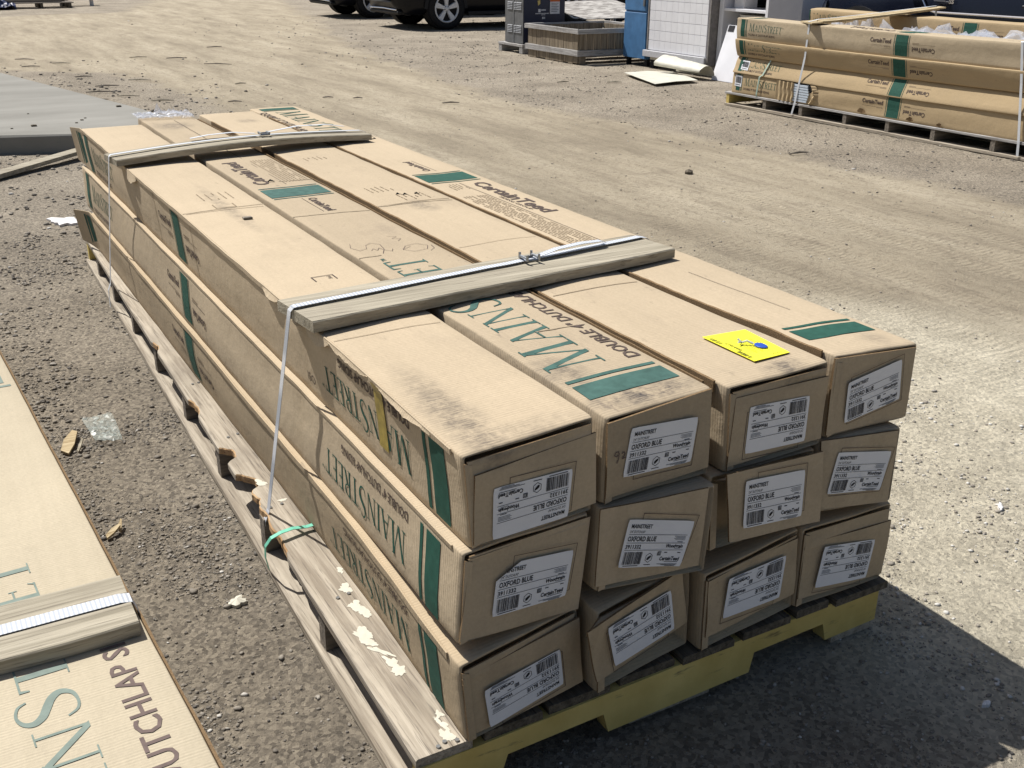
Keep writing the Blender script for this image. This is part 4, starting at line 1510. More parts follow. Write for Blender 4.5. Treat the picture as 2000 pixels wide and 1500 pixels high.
# ------------------------------------------------------------------ slats and straps on the near stack
def slat(label, A, B, w, th, ztop, mat, bow=0.0, group="wooden slats under the straps", cat="wood slat", name="batten", fray=0.003):
    """A, B: end centres (x, y)"""
    A, B = Vector((*A, 0)), Vector((*B, 0))
    d = (B - A).normalized()
    side = Vector((-d.y, d.x, 0))
    n = 60
    vs, fs = [], []
    for i in range(n + 1):
        t = i / n
        p = A.lerp(B, t)
        z = ztop + bow * math.sin(math.pi * t)
        wl = w / 2 + fray * nz(t * 9, 2.2, A.y)
        wr = w / 2 + fray * nz(t * 9, 5.2, A.y)
        c = 0.003
        vs += [p - side * wl + Vector((0, 0, z - th)), p + side * wr + Vector((0, 0, z - th)), p + side * wr + Vector((0, 0, z - c)),
               p + side * (wr - c) + Vector((0, 0, z)), p - side * (wl - c) + Vector((0, 0, z)), p - side * wl + Vector((0, 0, z - c))]
    for i in range(n):
        for k in range(6):
            fs.append((i * 6 + k, i * 6 + (k + 1) % 6, i * 6 + 6 + (k + 1) % 6, i * 6 + 6 + k))
    fs.append((5, 4, 3, 2, 1, 0))
    e = n * 6
    fs.append((e, e + 1, e + 2, e + 3, e + 4, e + 5))
    o = mk(name, vs, fs, mat)
    return tag(o, label, cat, group)


slat("grey wooden slat lying across the near end of the stacked cartons", (-0.034, 0.690), (0.952, 0.792), 0.172, 0.024, 0.711, M_slat)
slat("grey bowed slat lying across the far end of the stacked cartons", (-0.048, 2.640), (0.950, 2.745), 0.15, 0.022, 0.711, M_slat, 0.020)


def strap(label, pts, wdirs, w, mat, name="strap", group="white straps around the cartons"):
    rt = root(name, pts[0], label, "strap", group)
    vs, fs = ribbon(pts, wdirs, w)
    mk("band", vs, fs, mat, rt)
    return rt


YD = Vector((0, 1, 0))
# near strap: from below the left deck edge, up, over the slat and down the right side
def over(y0, y1, z, x0, x1, bow=0.0, n=16, wob=0.0):
    return [(lerp(x0, x1, i / n), lerp(y0, y1, i / n) + wob * nz(i * 0.6, 3.0), z + bow * math.sin(math.pi * lerp(0.04, 0.97, i / n))) for i in range(n + 1)]


pts_ = [(-0.070, 0.955, 0.02), (-0.072, 0.940, 0.10), (-0.062, 0.928, 0.135), (-0.038, 0.712, 0.705), (-0.034, 0.702, 0.7155)] + over(0.702, 0.828, 0.7165, -0.028, 0.935, 0, 16, 0.004) + [(0.955, 0.830, 0.712), (1.034, 0.83, 0.66), (1.042, 0.83, 0.13), (1.05, 0.83, 0.02)]
st1 = strap("white woven strap with a steel buckle over the near slat", pts_, [YD] * 4 + [Vector((0, 1, 0))] * (len(pts_) - 4), 0.020, M_ribX)
# loose doubled tail past the buckle
tail = [(0.600, 0.776, 0.722), (0.66, 0.787, 0.730), (0.74, 0.800, 0.731), (0.80, 0.806, 0.728), (0.815, 0.808, 0.722)]
vs, fs = ribbon(tail, YD, 0.019)
mk("loose_tail", vs, fs, M_ribX, st1)
bk = MB()
cx, cy, cz = 0.575, 0.772, 0.7195
for dx in (-0.016, 0.016): bk.tube([(cx + dx, cy - 0.018, cz + 0.006), (cx + dx, cy + 0.018, cz + 0.006)], 0.0035, 8)
for dy in (-0.016, 0.016): bk.tube([(cx - 0.018, cy + dy, cz + 0.001), (cx + 0.018, cy + dy, cz + 0.001)], 0.003, 8)
for dx, dy in ((-.016, .018), (.016, .018), (-.016, -.018), (.016, -.018)): bk.tube([(cx + dx, cy + dy, cz), (cx + dx, cy + dy, cz + 0.014)], 0.0032, 6)
bk.build("buckle", M_steel, st1)

pts_ = [(-0.055, 3.10, 0.02), (-0.056, 3.08, 0.10), (-0.048, 3.055, 0.135), (-0.052, 2.640, 0.712), (-0.050, 2.636, 0.7165)] + over(2.640, 2.745, 0.7165, -0.045, 0.935, 0.021, 20) + [(0.955, 2.745, 0.712), (1.036, 2.745, 0.66), (1.042, 2.745, 0.13), (1.05, 2.745, 0.02)]
st2 = strap("white strap with a dark buckle over the far bowed slat", pts_, YD, 0.018, M_strap)
tail = [(0.56, 2.735, 0.742), (0.68, 2.755, 0.752), (0.80, 2.768, 0.748), (0.88, 2.772, 0.735)]
vs, fs = ribbon(tail, YD, 0.017)
mk("loose_tail", vs, fs, M_strap, st2)
tail = [(0.50, 2.72, 0.742), (0.42, 2.745, 0.748), (0.33, 2.752, 0.744), (0.26, 2.74, 0.738)]
vs, fs = ribbon(tail, YD, 0.017)
mk("loose_tail", vs, fs, M_strap, st2)
bk = MB()
cx, cy, cz = 0.53, 2.70, 0.7395
for dx in (-0.016, 0.016): bk.tube([(cx + dx, cy - 0.018, cz + 0.006), (cx + dx, cy + 0.018, cz + 0.006)], 0.004, 8)
for dy in (-0.016, 0.016): bk.tube([(cx - 0.018, cy + dy, cz + 0.002), (cx + 0.018, cy + dy, cz + 0.002)], 0.0035, 8)
bk.build("buckle", M_steel, st2)

# green twine loop round the deck edge
gp = [(0.020, 0.800, 0.140), (-0.01, 0.800, 0.138), (-0.045, 0.797, 0.145), (-0.075, 0.790, 0.146), (-0.098, 0.795, 0.135), (-0.108, 0.815, 0.105), (-0.104, 0.838, 0.062), (-0.095, 0.85, 0.02)]
tw = root("twine", (-0.05, 0.80, 0.10), "green plastic band looped over the outer pallet board", "twine")
vs, fs = ribbon(gp, Vector((0.05, 1, 0)), 0.013, 0.0015)
mk("band", vs, fs, M_twine, tw)

# yellow tag, blue disc
def flat_thing(name, label, cat, quad, mat, arts=(), group=None, z_th=0.001, parts=None):
    rt = root(name, tuple(sum((Vector(p) for p in quad), Vector()) / 4), label, cat, group)
    up = Vector((0, 0, z_th))
    b_ = MB()
    b_.hexa([Vector(p) for p in quad], [Vector(p) + up for p in quad])
    o = b_.build("sheet", mat, rt)
    return rt, o


zt_ = BOX['T3'].put('top', 0.14, 0.16, 0.0025).z
tq = [(0.653, 0.062, zt_), (0.742, 0.062, zt_ + 0.002), (0.756, 0.207, zt_ + 0.001), (0.652, 0.216, zt_)]
yt, ys_ = flat_thing("yellow_tag", "bright yellow printed tag lying on the carton lid", "tag", tq, M_yellowtag)
ab = MB()
Q = [Vector(p) + Vector((0, 0, 0.0018)) for p in (tq[3], tq[2], tq[1], tq[0])]      # TL TR BR BL  (u across x, v towards far)


def tagq(u0, u1, v0, v1): ab.quad(*[bilerp(Q, a_, b_) for a_, b_ in ((u0, v0), (u1, v0), (u1, v1), (u0, v1))])


rnd = random.Random(8)
v = 0.10
while v < 0.92:
    if not 0.34 < v < 0.66: tagq(0.015, 0.12, v, v + rnd.choice((0.006, 0.012)))
    v += rnd.choice((0.014, 0.022))
vs, fs, w = sans("003-017", 0.02)
ab.add([bilerp(Q, 0.20 - b_ * 0.075, 0.36 + a_ * 0.30 / w) for a_, b_ in vs], fs)
for i in range(5): tagq(0.62 + 0.05 * i, 0.645 + 0.05 * i, 0.06, 0.075)
for i in range(9):
    tagq(0.36 + 0.055 * i, 0.37 + 0.055 * i, 0.2 + 0.05 * (i % 3), 0.55 + 0.04 * (i % 4))
ab.build("tag_print", plain("tag_ink", (0.10, 0.10, 0.02), 0.7, 0.2), ys_)
bd = root("blue_disc", (0.716, 0.118, zt_), "small blue plastic disc with a white tie on the yellow tag", "disc")
b = MB()
n = 24
ring = [(0.716 + 0.011 * math.cos(2 * math.pi * i / n), 0.115 + 0.015 * math.sin(2 * math.pi * i / n)) for i in range(n)]
b.add([(x, y, zt_ + 0.003) for x, y in ring] + [(x, y, zt_ + 0.0045) for x, y in ring] + [(0.716 + (x - 0.716) * .88, 0.115 + (y - 0.115) * .88, zt_ + 0.0052) for x, y in ring],
      [tuple(range(n))[::-1], tuple(range(2 * n, 3 * n))] + [(k * n + i, k * n + (i + 1) % n, (k + 1) * n + (i + 1) % n, (k + 1) * n + i) for k in range(2) for i in range(n)])
b.build("disc", M_blueplastic, bd)
b = MB()
b.tube([(0.706, 0.126, zt_ + 0.006), (0.698, 0.136, zt_ + 0.010), (0.690, 0.142, zt_ + 0.006), (0.686, 0.150, zt_ + 0.012)], 0.0022, 6)
b.tube([(0.690, 0.142, zt_ + 0.006), (0.680, 0.140, zt_ + 0.009)], 0.0022, 6)
b.build("tie", M_strap, bd)


# crumpled clear film on the far end of the soiled lid
def crumple(name, label, quad, n, amp, mat, cat, seed, spikes=(), z=0.0, group=None):
    q = [Vector(p) for p in quad]
    vs, fs = [], []
    for j in range(n + 1):
        for i in range(n + 1):
            u, v_ = i / n, j / n
            p = bilerp(q, u, v_)
            e = min(1, 8 * u, 8 * (1 - u), 8 * v_, 8 * (1 - v_))
            h = amp * (abs(nz(seed + u * 5, v_ * 4)) + 0.7 * abs(nz(seed + u * 13, v_ * 11)) + 0.4 * abs(nz(u * 29, v_ * 27, seed)))
            for (su, sv, sr, sh) in spikes:
                dd = math.hypot(u - su, v_ - sv) / sr
                if dd < 1: h += sh * (1 - dd) ** 1.5
            vs.append(p + Vector((0.02 * nz(u * 9, v_ * 9, seed + 3) * e, 0.02 * nz(u * 9, v_ * 9, seed + 8) * e, z + h)))
    for j in range(n):
        for i in range(n):
            fs.append((j * (n + 1) + i, j * (n + 1) + i + 1, (j + 1) * (n + 1) + i + 1, (j + 1) * (n + 1) + i))
    o = mk(name, vs, fs, mat)
    return tag(o, label, cat, group)


crumple("plastic_film", "crumpled clear plastic film on the far end of the soiled carton", [(.255, 3.83, .685), (.505, 3.80, .685), (.485, 3.60, .685), (.255, 3.67, .685)], 40, 0.020, M_film, "plastic film", 2.0,
        ((.42, .55, .09, .060), (.70, .5, .12, .028)))

# debris on the lids
bit = MB()
bit.box(0.130, 0.156, 1.618, 1.636, 0.6835, 0.6895, bev=0.0015)
tag(bit.build("wood_chip", M_woodX), "small dark wood chip lying on the left top carton lid", "wood chip")
for (x, y, s_) in ((0.352, 2.10, 0.02), (0.645, 1.72, 0.012), (0.662, 1.705, 0.015), (0.70, 1.70, 0.014)):
    b = MB()
    b.tube([(x, y, 0.684), (x + s_ * 0.5, y + s_ * 0.4, 0.687), (x + s_, y - s_ * 0.3, 0.684)], [0.002, 0.0032, 0.0015], 5)
    tag(b.build("crumb", M_trim), "dark crumb of dirt lying on the carton lids", "crumb", "dark crumbs on the lids")

# ------------------------------------------------------------------ low bundle at the lower left
LR = Matrix.Translation((-0.4145, 0, 0)) @ Matrix.Rotation(R(2.95), 4, 'Z')


def left_box(x0, x1, label, seed, art):
    ya, yb, z0, z1 = -0.75, 2.98, 0.002, 0.2
    fr = [(x0, ya, z1), (x1, ya, z1), (x1, ya, z0), (x0, ya, z0)]
    se = [(x0, ya + .5, z1), (x1, ya + .5, z1), (x1, ya + .5, z0), (x0, ya + .5, z0)]
    bk_ = [(x0, yb, z1), (x1, yb, z1), (x1, yb, z0), (x0, yb, z0)]
    bx = Carton(fr, se, bk_, seed, 0.002)
    rt = root("carton", tuple(LR @ Vector(((x0 + x1) / 2, 1.1, 0))), label, "carton", "cartons of the low bundle")
    vs, fs = bx.mesh(60, 0.004)
    mk("body", [LR @ v_ for v_ in vs], fs, M_card['left'], rt, True)
    # double-walled rim standing along the upper edge
    n = 120
    vs, fs = [], []
    for i in range(n + 1):
        y = lerp(ya + 0.01, yb - 0.01, i / n)
        c = bx.corner(1, y)
        j = 0.0015 * nz(y * 5, 1.1)
        vs += [c + Vector((0.0012, 0, -0.05)), c + Vector((0.0062 + j, 0, -0.05)), c + Vector((0.0062 + j, 0, -0.003 + j)), c + Vector((0.0012, 0, -0.0015 + j))]
    for i in range(n):
        for k in range(4): fs.append((i * 4 + k, i * 4 + (k + 1) % 4, i * 4 + 4 + (k + 1) % 4, i * 4 + 4 + k))
    fs += [(3, 2, 1, 0), (n * 4, n * 4 + 1, n * 4 + 2, n * 4 + 3)]
    mk("lid_edge", [LR @ v_ for v_ in vs], fs, M_flute, rt)
    if art:
        a = Art(bx, LR)
        W = x1 - x0
        a.brand('top', -0.20, W - 0.150, 1, -1, 0.105, 1.07)
        a.word(a.dark, 'top', 'DOUBLE 4" DUTCHLAP SIDING', -0.33, W - 0.046, 1, -1, 0.047, 0.96, 0.012)
        a.rect(a.green, 'top', 1.94, 2.04, 0.0, W - 0.03)
        a.rect(a.green, 'top', 1.905, 1.92, 0.0, W - 0.015)
        a.build(rt, M_green_sunlit, M_brownpale)


left_box(-0.345, 0.0, "pale carton with huge green letters at the lower left, under a grey slat", 71.0, True)
left_box(-0.700, -0.352, "outer pale carton of the low bundle at the lower left edge", 75.0, False)
ls = slat("short grey slat strapped across the low bundle at the lower left", (-1.16, 0.545), (-0.452, 0.548), 0.188, 0.030, 0.232, M_slat, 0, fray=0.004)
pts_ = [(-1.18, 0.55, 0.003), (-1.175, 0.55, 0.2), (-1.165, 0.55, 0.2345)] + [(lerp(-1.15, -0.47, i / 8), 0.549 + 0.003 * nz(i * .7, 1), 0.2345) for i in range(9)] + [(-0.449, 0.548, 0.231), (-0.4352, 0.55, 0.19), (-0.4352, 0.55, 0.003)]
strap("white ribbed strap over the low bundle at the lower left", pts_, YD, 0.034, M_ribX)

# ------------------------------------------------------------------ far stack on the right
FX = 6.385
fp = root("pallet", (6.9, 4.95, 0), "grey pallet with a yellow end under the far carton stack at right", "pallet")


def simple_board(name, x0, x1, y0, y1, z0, z1, mat, parent, seed=0.0, n=14, ch=0.003):
    vs, fs = [], []
    longy = (y1 - y0) > (x1 - x0)
    for i in range(n + 1):
        t = i / n
        e0, e1, e2 = 0.004 * nz(seed, t * 5), 0.004 * nz(seed + 3, t * 5), 0.004 * nz(seed + 6, t * 4)
        if longy:
            y = lerp(y0, y1, t)
            vs += [Vector((x0 + e0, y, z0)), Vector((x1 + e1, y, z0)), Vector((x1 + e1, y, z1 + e2 - ch)), Vector((x1 + e1 - ch, y, z1 + e2)), Vector((x0 + e0 + ch, y, z1 + e2)), Vector((x0 + e0, y, z1 + e2 - ch))]
        else:
            x = lerp(x0, x1, t)
            vs += [Vector((x, y1 + e0, z0)), Vector((x, y0 + e1, z0)), Vector((x, y0 + e1, z1 + e2 - ch)), Vector((x, y0 + e1 + ch, z1 + e2)), Vector((x, y1 + e0 - ch, z1 + e2)), Vector((x, y1 + e0, z1 + e2 - ch))]
    for i in range(n):
        for k in range(6): fs.append((i * 6 + k, i * 6 + (k + 1) % 6, i * 6 + 6 + (k + 1) % 6, i * 6 + 6 + k))
    fs.append((5, 4, 3, 2, 1, 0)); e = n * 6
    fs.append((e, e + 1, e + 2, e + 3, e + 4, e + 5))
    return mk(name, vs, fs, mat, parent)


for i, (xa, xb) in enumerate(((6.355, 6.47), (6.50, 6.62), (6.66, 6.78), (6.82, 6.94), (6.98, 7.10), (7.14, 7.26), (7.30, 7.42))):
    simple_board("deck_board", xa, xb, 3.05, 6.87, 0.103, 0.121, M_woodY if i else M_railg, fp, i * 2.0)
for xa, xb in ((6.35, 6.45), (6.82, 6.95), (7.32, 7.42)):
    simple_board("bottom_board", xa, xb, 3.05, 6.86, -0.006, 0.015, M_woodY, fp, xa)
for i, y in enumerate((6.83, 6.31, 5.84, 5.31, 4.84, 4.38, 3.83, 3.35)):
    simple_board("cross_beam", 6.36, 7.41, y - 0.02, y + 0.02, 0.015, 0.103, M_yellow if i == 0 else M_woodX, fp, i * 5.0, 4)

FL = [(0.122, 0.305), (0.306, 0.455), (0.456, 0.612), (0.613, 0.800)]
FMAT = ['far', 'far', 'far', 'farpale']
FDESC = ["bottom carton of the far stack, its side ripped open showing pale siding",
         "second carton from the bottom of the far stack, leaning side with green twine",
         "third carton from the bottom of the far stack, deep golden side",
         "top carton of the far stack with a yellow slat across its lid"]
FGRP = "cartons of the far stack"


def far_box(x0, x1, z0, z1, label, mat, seed, arts, yA=3.07, yB=6.80, lean=(0, 0), group=FGRP, rings=40):
    fr = [(x0 + lean[0], yA, z1), (x1, yA, z1), (x1, yA, z0), (x0 + lean[1], yA, z0)]
    se = [(p[0], yA + .5, p[2]) for p in fr]
    bk_ = [(p[0], yB, p[2]) for p in fr]
    bx = Carton(fr, se, bk_, seed, 0.009, sag=0.010 if z0 > 0.3 else 0.0)
    rt = root("carton", ((x0 + x1) / 2, (yA + yB) / 2, z0), label, "carton", group)
    vs, fs = bx.mesh(rings, 0.005)
    mk("body", vs, fs, M_card[mat], rt, True)
    if arts:
        a = Art(bx)
        arts(a, (Vector(fr[0]) - Vector(fr[3])).length)
        a.build(rt, M_green, M_brown)
    return bx, rt


def art_side(a, h, top=False, mids=True):
    a.end('left', 6.735, -1, h * 0.55, 1, cap=0.068, length=0.44, h=h * 0.82, cc=0.02, cl=0.36, g0=0.05, cdy=0.040)
    a.middle('left', 4.815, h * 0.5, h=h * 0.86, cap=0.034, length=0.22, w=0.125)
    if top:
        a.rect(a.green, 'top', 6.62, 6.67, 0.02, 0.23); a.rect(a.green, 'top', 6.585, 6.595, 0.02, 0.23)
        a.rect(a.green, 'top', 4.755, 4.88, 0.02, 0.23)
        for yy in (4.735, 4.895): a.rect(a.green, 'top', yy, yy + 0.006, 0.02, 0.23)
        a.word(a.dark, 'top', "CertainTeed", 4.95, 0.085, 1, -1, 0.055, 0.46, 0.03)
        a.word(a.dark, 'top', "CertainTeed", 4.70, 0.085, -1, 1, 0.028, 0.2, 0.03)
        a.lines('top', 3.9, 3.5, 0.05, 0.2, 5)
        a.rect(a.thin, 'top', 5.62, 5.625, 0.0, 0.24)


fb1, fr1 = far_box(FX - 0.005, FX + 0.25, *FL[0], FDESC[0], 'far', 101, lambda a, h: art_side(a, h), lean=(0.0, -0.012))
fb2, fr2 = far_box(FX - 0.012, FX + 0.25, *FL[1], FDESC[1], 'far', 105, lambda a, h: art_side(a, h), lean=(0.055, -0.010))
fb3, fr3 = far_box(FX - 0.01, FX + 0.25, *FL[2], FDESC[2], 'far', 109, lambda a, h: art_side(a, h), lean=(-0.012, 0.030))
fb4, fr4 = far_box(FX - 0.01, FX + 0.25, *FL[3], FDESC[3], 'farpale', 113, lambda a, h: art_side(a, h, True), lean=(-0.004, 0.006))
# inner columns
for k in range(3):
    far_box(6.64, 6.89, *FL[k], "carton of the far stack hidden behind its front column" if k < 2 else "third-layer inner carton behind the far stack's front column, half covered by film", 'far', 120 + k, None, rings=8)
    far_box(6.90, 7.14, *FL[k], "carton of the far stack hidden behind its front column" if k < 2 else "third-layer inner carton nearest the far stack's back row", 'far', 130 + k, None, rings=8)
zc = [0.122, 0.31, 0.50, 0.69, 0.872]
for k in range(4):
    far_box(7.16, 7.41, zc[k], zc[k + 1] - 0.002, "carton of the far stack hidden behind its front column" if k < 3 else "open back-row carton standing highest in the far stack", 'far', 140 + k,
            (lambda a, h: art_side(a, h)) if k == 3 else None, yB=6.67, rings=20)
# shipping stickers on the two lower carton sides
for bx, rt, ya, yb, va, vb in ((fb1, fr1, 6.755, 6.66, 0.065, 0.165), (fb2, fr2, 6.70, 6.60, 0.04, 0.13)):
    q = [bx.put('left', ya, vb, 0.003), bx.put('left', yb, vb - 0.004, 0.003), bx.put('left', yb, va - 0.004, 0.003), bx.put('left', ya, va, 0.003)]
    mk("side_label", [q[0], q[1], q[2], q[3]], [(0, 1, 2, 3)], M_label, rt)
    bb = MB()
    r2 = random.Random(4)
    u = 0.1
    while u < 0.88:
        w = r2.choice((0.02, 0.035, 0.05))
        bb.quad(*[bilerp(q, a_, b_) + Vector((-0.001, 0, 0)) for a_, b_ in ((u, .3), (u + w, .3), (u + w, .88), (u, .88))])
        u += w + r2.choice((0.02, 0.03))
    bb.quad(*[bilerp(q, a_, b_) + Vector((-0.001, 0, 0)) for a_, b_ in ((.1, .12), (.85, .12), (.85, .18), (.1, .18))])
    bb.build("barcode_print", M_ink, rt)
# ripped hole: exposed siding edges and the crumpled flap
sd = MB()
for i in range(7):
    z = 0.138 + i * 0.0215
    sd.box(FX - 0.030, FX - 0.010, 5.755 + 0.02 * abs(i - 3) / 3, 5.97, z, z + 0.0165)
tag(sd.build("siding_panels", M_siding, fr1), None, None, None)
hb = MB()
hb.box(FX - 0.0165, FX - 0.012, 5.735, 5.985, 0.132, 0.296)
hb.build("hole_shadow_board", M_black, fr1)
cr_v, cr_f = [], []
n = 22
for j in range(n + 1):
    for i in range(n + 1):
        u, v_ = i / n, j / n
        y = lerp(6.17, 5.94, u) + 0.012 * nz(v_ * 4, 1.0) * u
        z = lerp(0.125, 0.296, v_) + 0.008 * nz(u * 3, 3)
        o = 0.012 + 0.020 * abs(((u * 4.3 + 0.25 * nz(v_ * 2, 2)) % 1.0) - 0.5) * 2 * (0.4 + 0.6 * u)
        cr_v.append((FX - 0.012 - o, y, z))
for j in range(n):
    for i in range(n): cr_f.append((j * (n + 1) + i, j * (n + 1) + i + 1, (j + 1) * (n + 1) + i + 1, (j + 1) * (n + 1) + i))
mk("crumpled_flap", cr_v, cr_f, M_card['far'], fr1, False)
tb = MB()
random.seed(12)
pv = []
for i in range(14):
    t = i / 13
    z = lerp(0.135, 0.292, t)
    y = 5.745 - 0.05 * math.sin(math.pi * t) + 0.018 * nz(t * 9, 6.0)
    pv += [(FX - 0.022, y + 0.012 + 0.015 * nz(t * 12, 2), z), (FX - 0.036 - 0.02 * abs(nz(t * 7, 4)), y - 0.01, z), (FX - 0.016, y - 0.05, z)]
tb.add(pv, [(i * 3 + k, i * 3 + k + 1, i * 3 + k + 4, i * 3 + k + 3) for i in range(13) for k in range(2)])
tb.build("torn_rim", M_card['far'], fr1)
for (yy, zz, s_) in ((5.13, 0.140, 0.045), (4.62, 0.140, 0.035), (4.33, 0.135, 0.028)):
    b = MB()
    pv = [(FX - 0.02, yy, zz - 0.01)]
    for i in range(9):
        t = math.pi * i / 8
        pv.append((FX - 0.026 - 0.012 * abs(nz(i * .8, yy)), yy + s_ * math.cos(t), zz + s_ * 0.75 * math.sin(t) * (1 + 0.4 * nz(i, yy))))
    b.add(pv, [(0, i + 1, i + 2) for i in range(8)])
    b.build("gouge", M_flute, fr1)

# strap, twine and slat of the far stack
pts_ = [(6.345, 5.93, 0.02), (6.345, 5.905, 0.118), (6.368, 5.86, 0.52), (6.366, 5.848, 0.80), (6.352, 5.845, 0.8175), (6.45, 5.83, 0.838), (6.60, 5.76, 0.853), (6.85, 5.65, 0.882), (7.1, 5.54, 0.912), (7.43, 5.42, 0.948), (7.455, 5.42, 0.8), (7.44, 5.42, 0.02)]
strap("white strap tied round the left part of the far stack", pts_, YD, 0.021, M_strap)
pts_ = [(6.345, 3.60, 0.02), (6.345, 3.61, 0.118), (6.368, 3.69, 0.52), (6.366, 3.74, 0.80), (6.372, 3.745, 0.806), (6.64, 3.745, 0.806), (6.66, 3.745, 0.62), (7.14, 3.745, 0.62), (7.155, 3.745, 0.88), (7.415, 3.745, 0.88), (7.425, 3.745, 0.80), (7.425, 3.745, 0.02)]
strap("white strap near the right picture edge on the far stack", pts_, YD, 0.021, M_strap)
tw2 = root("twine", (6.36, 6.4, 0.2), "pale green twine round the two lowest cartons of the far stack", "twine")
vs, fs = ribbon([(6.355, 6.42, 0.118), (6.350, 6.42, 0.14), (6.352, 6.40, 0.30), (6.362, 6.37, 0.32), (6.41, 6.33, 0.452), (6.45, 6.32, 0.456)], YD, 0.016, 0.003)
mk("band", vs, fs, plain("pale_twine", (0.36, 0.47, 0.40), 0.6, 0.3), tw2)
sl = MB()
for k, (A, B, wd, th, z0) in enumerate((((6.36, 5.88), (7.42, 5.45), 0.26, 0.012, 0.803), ((6.42, 5.78), (7.44, 5.36), 0.13, 0.012, 0.8165))):
    A, B = Vector((*A, 0)), Vector((*B, 0))
    d = (B - A).normalized(); sdv = Vector((-d.y, d.x, 0))
    for i in range(10):
        t0, t1 = i / 10, (i + 1) / 10
        zz = lambda t: z0 + 0.115 * t ** 1.2
        p0, p1 = A.lerp(B, t0), A.lerp(B, t1)
        low = [p0 - sdv * wd / 2, p1 - sdv * wd / 2, p1 + sdv * wd / 2, p0 + sdv * wd / 2]
        zs_ = [zz(t0), zz(t1), zz(t1), zz(t0)]
        sl.hexa([p + Vector((0, 0, z)) for p, z in zip(low, zs_)], [p + Vector((0, 0, z + th)) for p, z in zip(low, zs_)])
tag(sl.build("batten", M_slatraw), "yellowish splintered slat lying across the far stack", "wood slat")
crumple("plastic_film", "white plastic film bunched between rows of the far stack", [(6.66, 5.35, .64), (7.13, 5.35, .64), (7.13, 3.2, .64), (6.66, 3.2, .64)], 36, 0.20, M_film, "plastic film", 5.0)
crumple("plastic_film", "small white film scrap beside the far stack's yellow slat", [(6.66, 6.2, .63), (7.12, 6.2, .63), (7.12, 5.6, .63), (6.66, 5.6, .63)], 18, 0.20, M_film, "plastic film", 9.0)

# ------------------------------------------------------------------ cast-off goods along the back
# outdoor unit on a skid
ax, ay = 7.25, 12.34
ac = root("condenser_unit", (ax + .33, ay + .3, 0), "dark louvred heating unit standing on a wooden skid", "heating unit")
b = MB(); b.box(ax + 0.0, ax + 0.012, ay + 0.005, ay + 0.52, 0.125, 1.15, bev=0.004); b.build("side_panel", M_dkgrey, ac)
b = MB(); b.box(ax + 0.013, ax + 0.69, ay, ay + 0.52, 0.125, 1.15, bev=0.008); b.build("cabinet", M_navy, ac)
b = MB(); b.box(ax - 0.006, ax + 0.70, ay - 0.008, ay + 0.53, 1.15, 1.18, bev=0.006); b.build("lid", M_dkgrey, ac)
b = MB(); b.box(ax - 0.008, ax, ay + 0.262, ay + 0.270, 0.125, 1.15); b.build("seam_strip", M_lou, ac)
for z0 in (0.27, 0.58, 0.89):
    for yy in (ay + 0.045, ay + 0.20, ay + 0.30):
        w = 0.14 if yy != ay + 0.20 else 0.055
        for i in range(5):
            b = MB()
            z = z0 + i * 0.022
            b.add([(ax - 0.010, yy, z), (ax - 0.010, yy + w, z), (ax - 0.0005, yy + w, z + 0.012), (ax - 0.0005, yy, z + 0.012), (ax - 0.0005, yy, z - 0.002), (ax - 0.0005, yy + w, z - 0.002)],
                  [(0, 1, 2, 3), (0, 4, 5, 1), (0, 3, 4), (1, 5, 2)])
            b.build("louvre", M_lou, ac)
b = MB(); b.box(ax + 0.44, ax + 0.60, ay - 0.004, ay - 0.001, 0.52, 0.74); st = b.build("warning_sticker", M_paper, ac)
b = MB(); b.box(ax + 0.44, ax + 0.60, ay - 0.006, ay - 0.0045, 0.685, 0.74); b.build("sticker_header", M_orange, st)
b = MB()
for i in range(6): b.quad((ax + 0.46, ay - 0.0046, 0.66 - i * 0.022), (ax + 0.58 - 0.02 * (i % 2), ay - 0.0046, 0.66 - i * 0.022), (ax + 0.58 - 0.02 * (i % 2), ay - 0.0046, 0.666 - i * 0.022), (ax + 0.46, ay - 0.0046, 0.666 - i * 0.022))
b.build("sticker_print", M_ink, st)
b = MB()
b.quad((ax + 0.245, ay - 0.003, 0.545), (ax + 0.285, ay - 0.003, 0.545), (ax + 0.285, ay - 0.003, 0.59), (ax + 0.245, ay - 0.003, 0.59))
for (xa, xb, z, h) in ((0.295, 0.37, 0.565, 0.02), (0.20, 0.42, 0.523, 0.012), (0.295, 0.36, 0.505, 0.010), (0.31, 0.36, 0.455, 0.028)):
    x = xa
    r3 = random.Random(int(z * 1000))
    while x < xb:
        w = r3.uniform(0.008, 0.02)
        b.quad((ax + x, ay - 0.003, z), (ax + min(x + w, xb), ay - 0.003, z), (ax + min(x + w, xb), ay - 0.003, z + h), (ax + x, ay - 0.003, z + h))
        x += w + 0.005
b.build("name_plate_print", M_paper, ac)
b = MB(); b.add([(ax + .23, ay - .004, .70), (ax + .27, ay - .010, .71), (ax + .275, ay - .006, .66), (ax + .24, ay - .004, .635)], [(0, 1, 2, 3)]); b.build("yellow_tie_tag", M_yellow, ac)
sk = root("skid", (ax + .3, ay + .25, 0), "low weathered wooden skid under the dark heating unit", "skid")
simple_board("deck_board", ax - 0.04, ax + 0.08, ay - 0.05, ay + 0.66, 0.085, 0.118, M_railg, sk, 2.0)
simple_board("deck_board", ax + 0.30, ax + 0.42, ay - 0.05, ay + 0.66, 0.085, 0.118, M_railg, sk, 3.0)
simple_board("deck_board", ax + 0.60, ax + 0.74, ay - 0.05, ay + 0.66, 0.085, 0.118, M_railg, sk, 4.0)
for yy in (ay - 0.045, ay + 0.56): simple_board("cross_beam", ax - 0.035, ax + 0.735, yy, yy + 0.09, -0.005, 0.084, M_railgx, sk, yy)

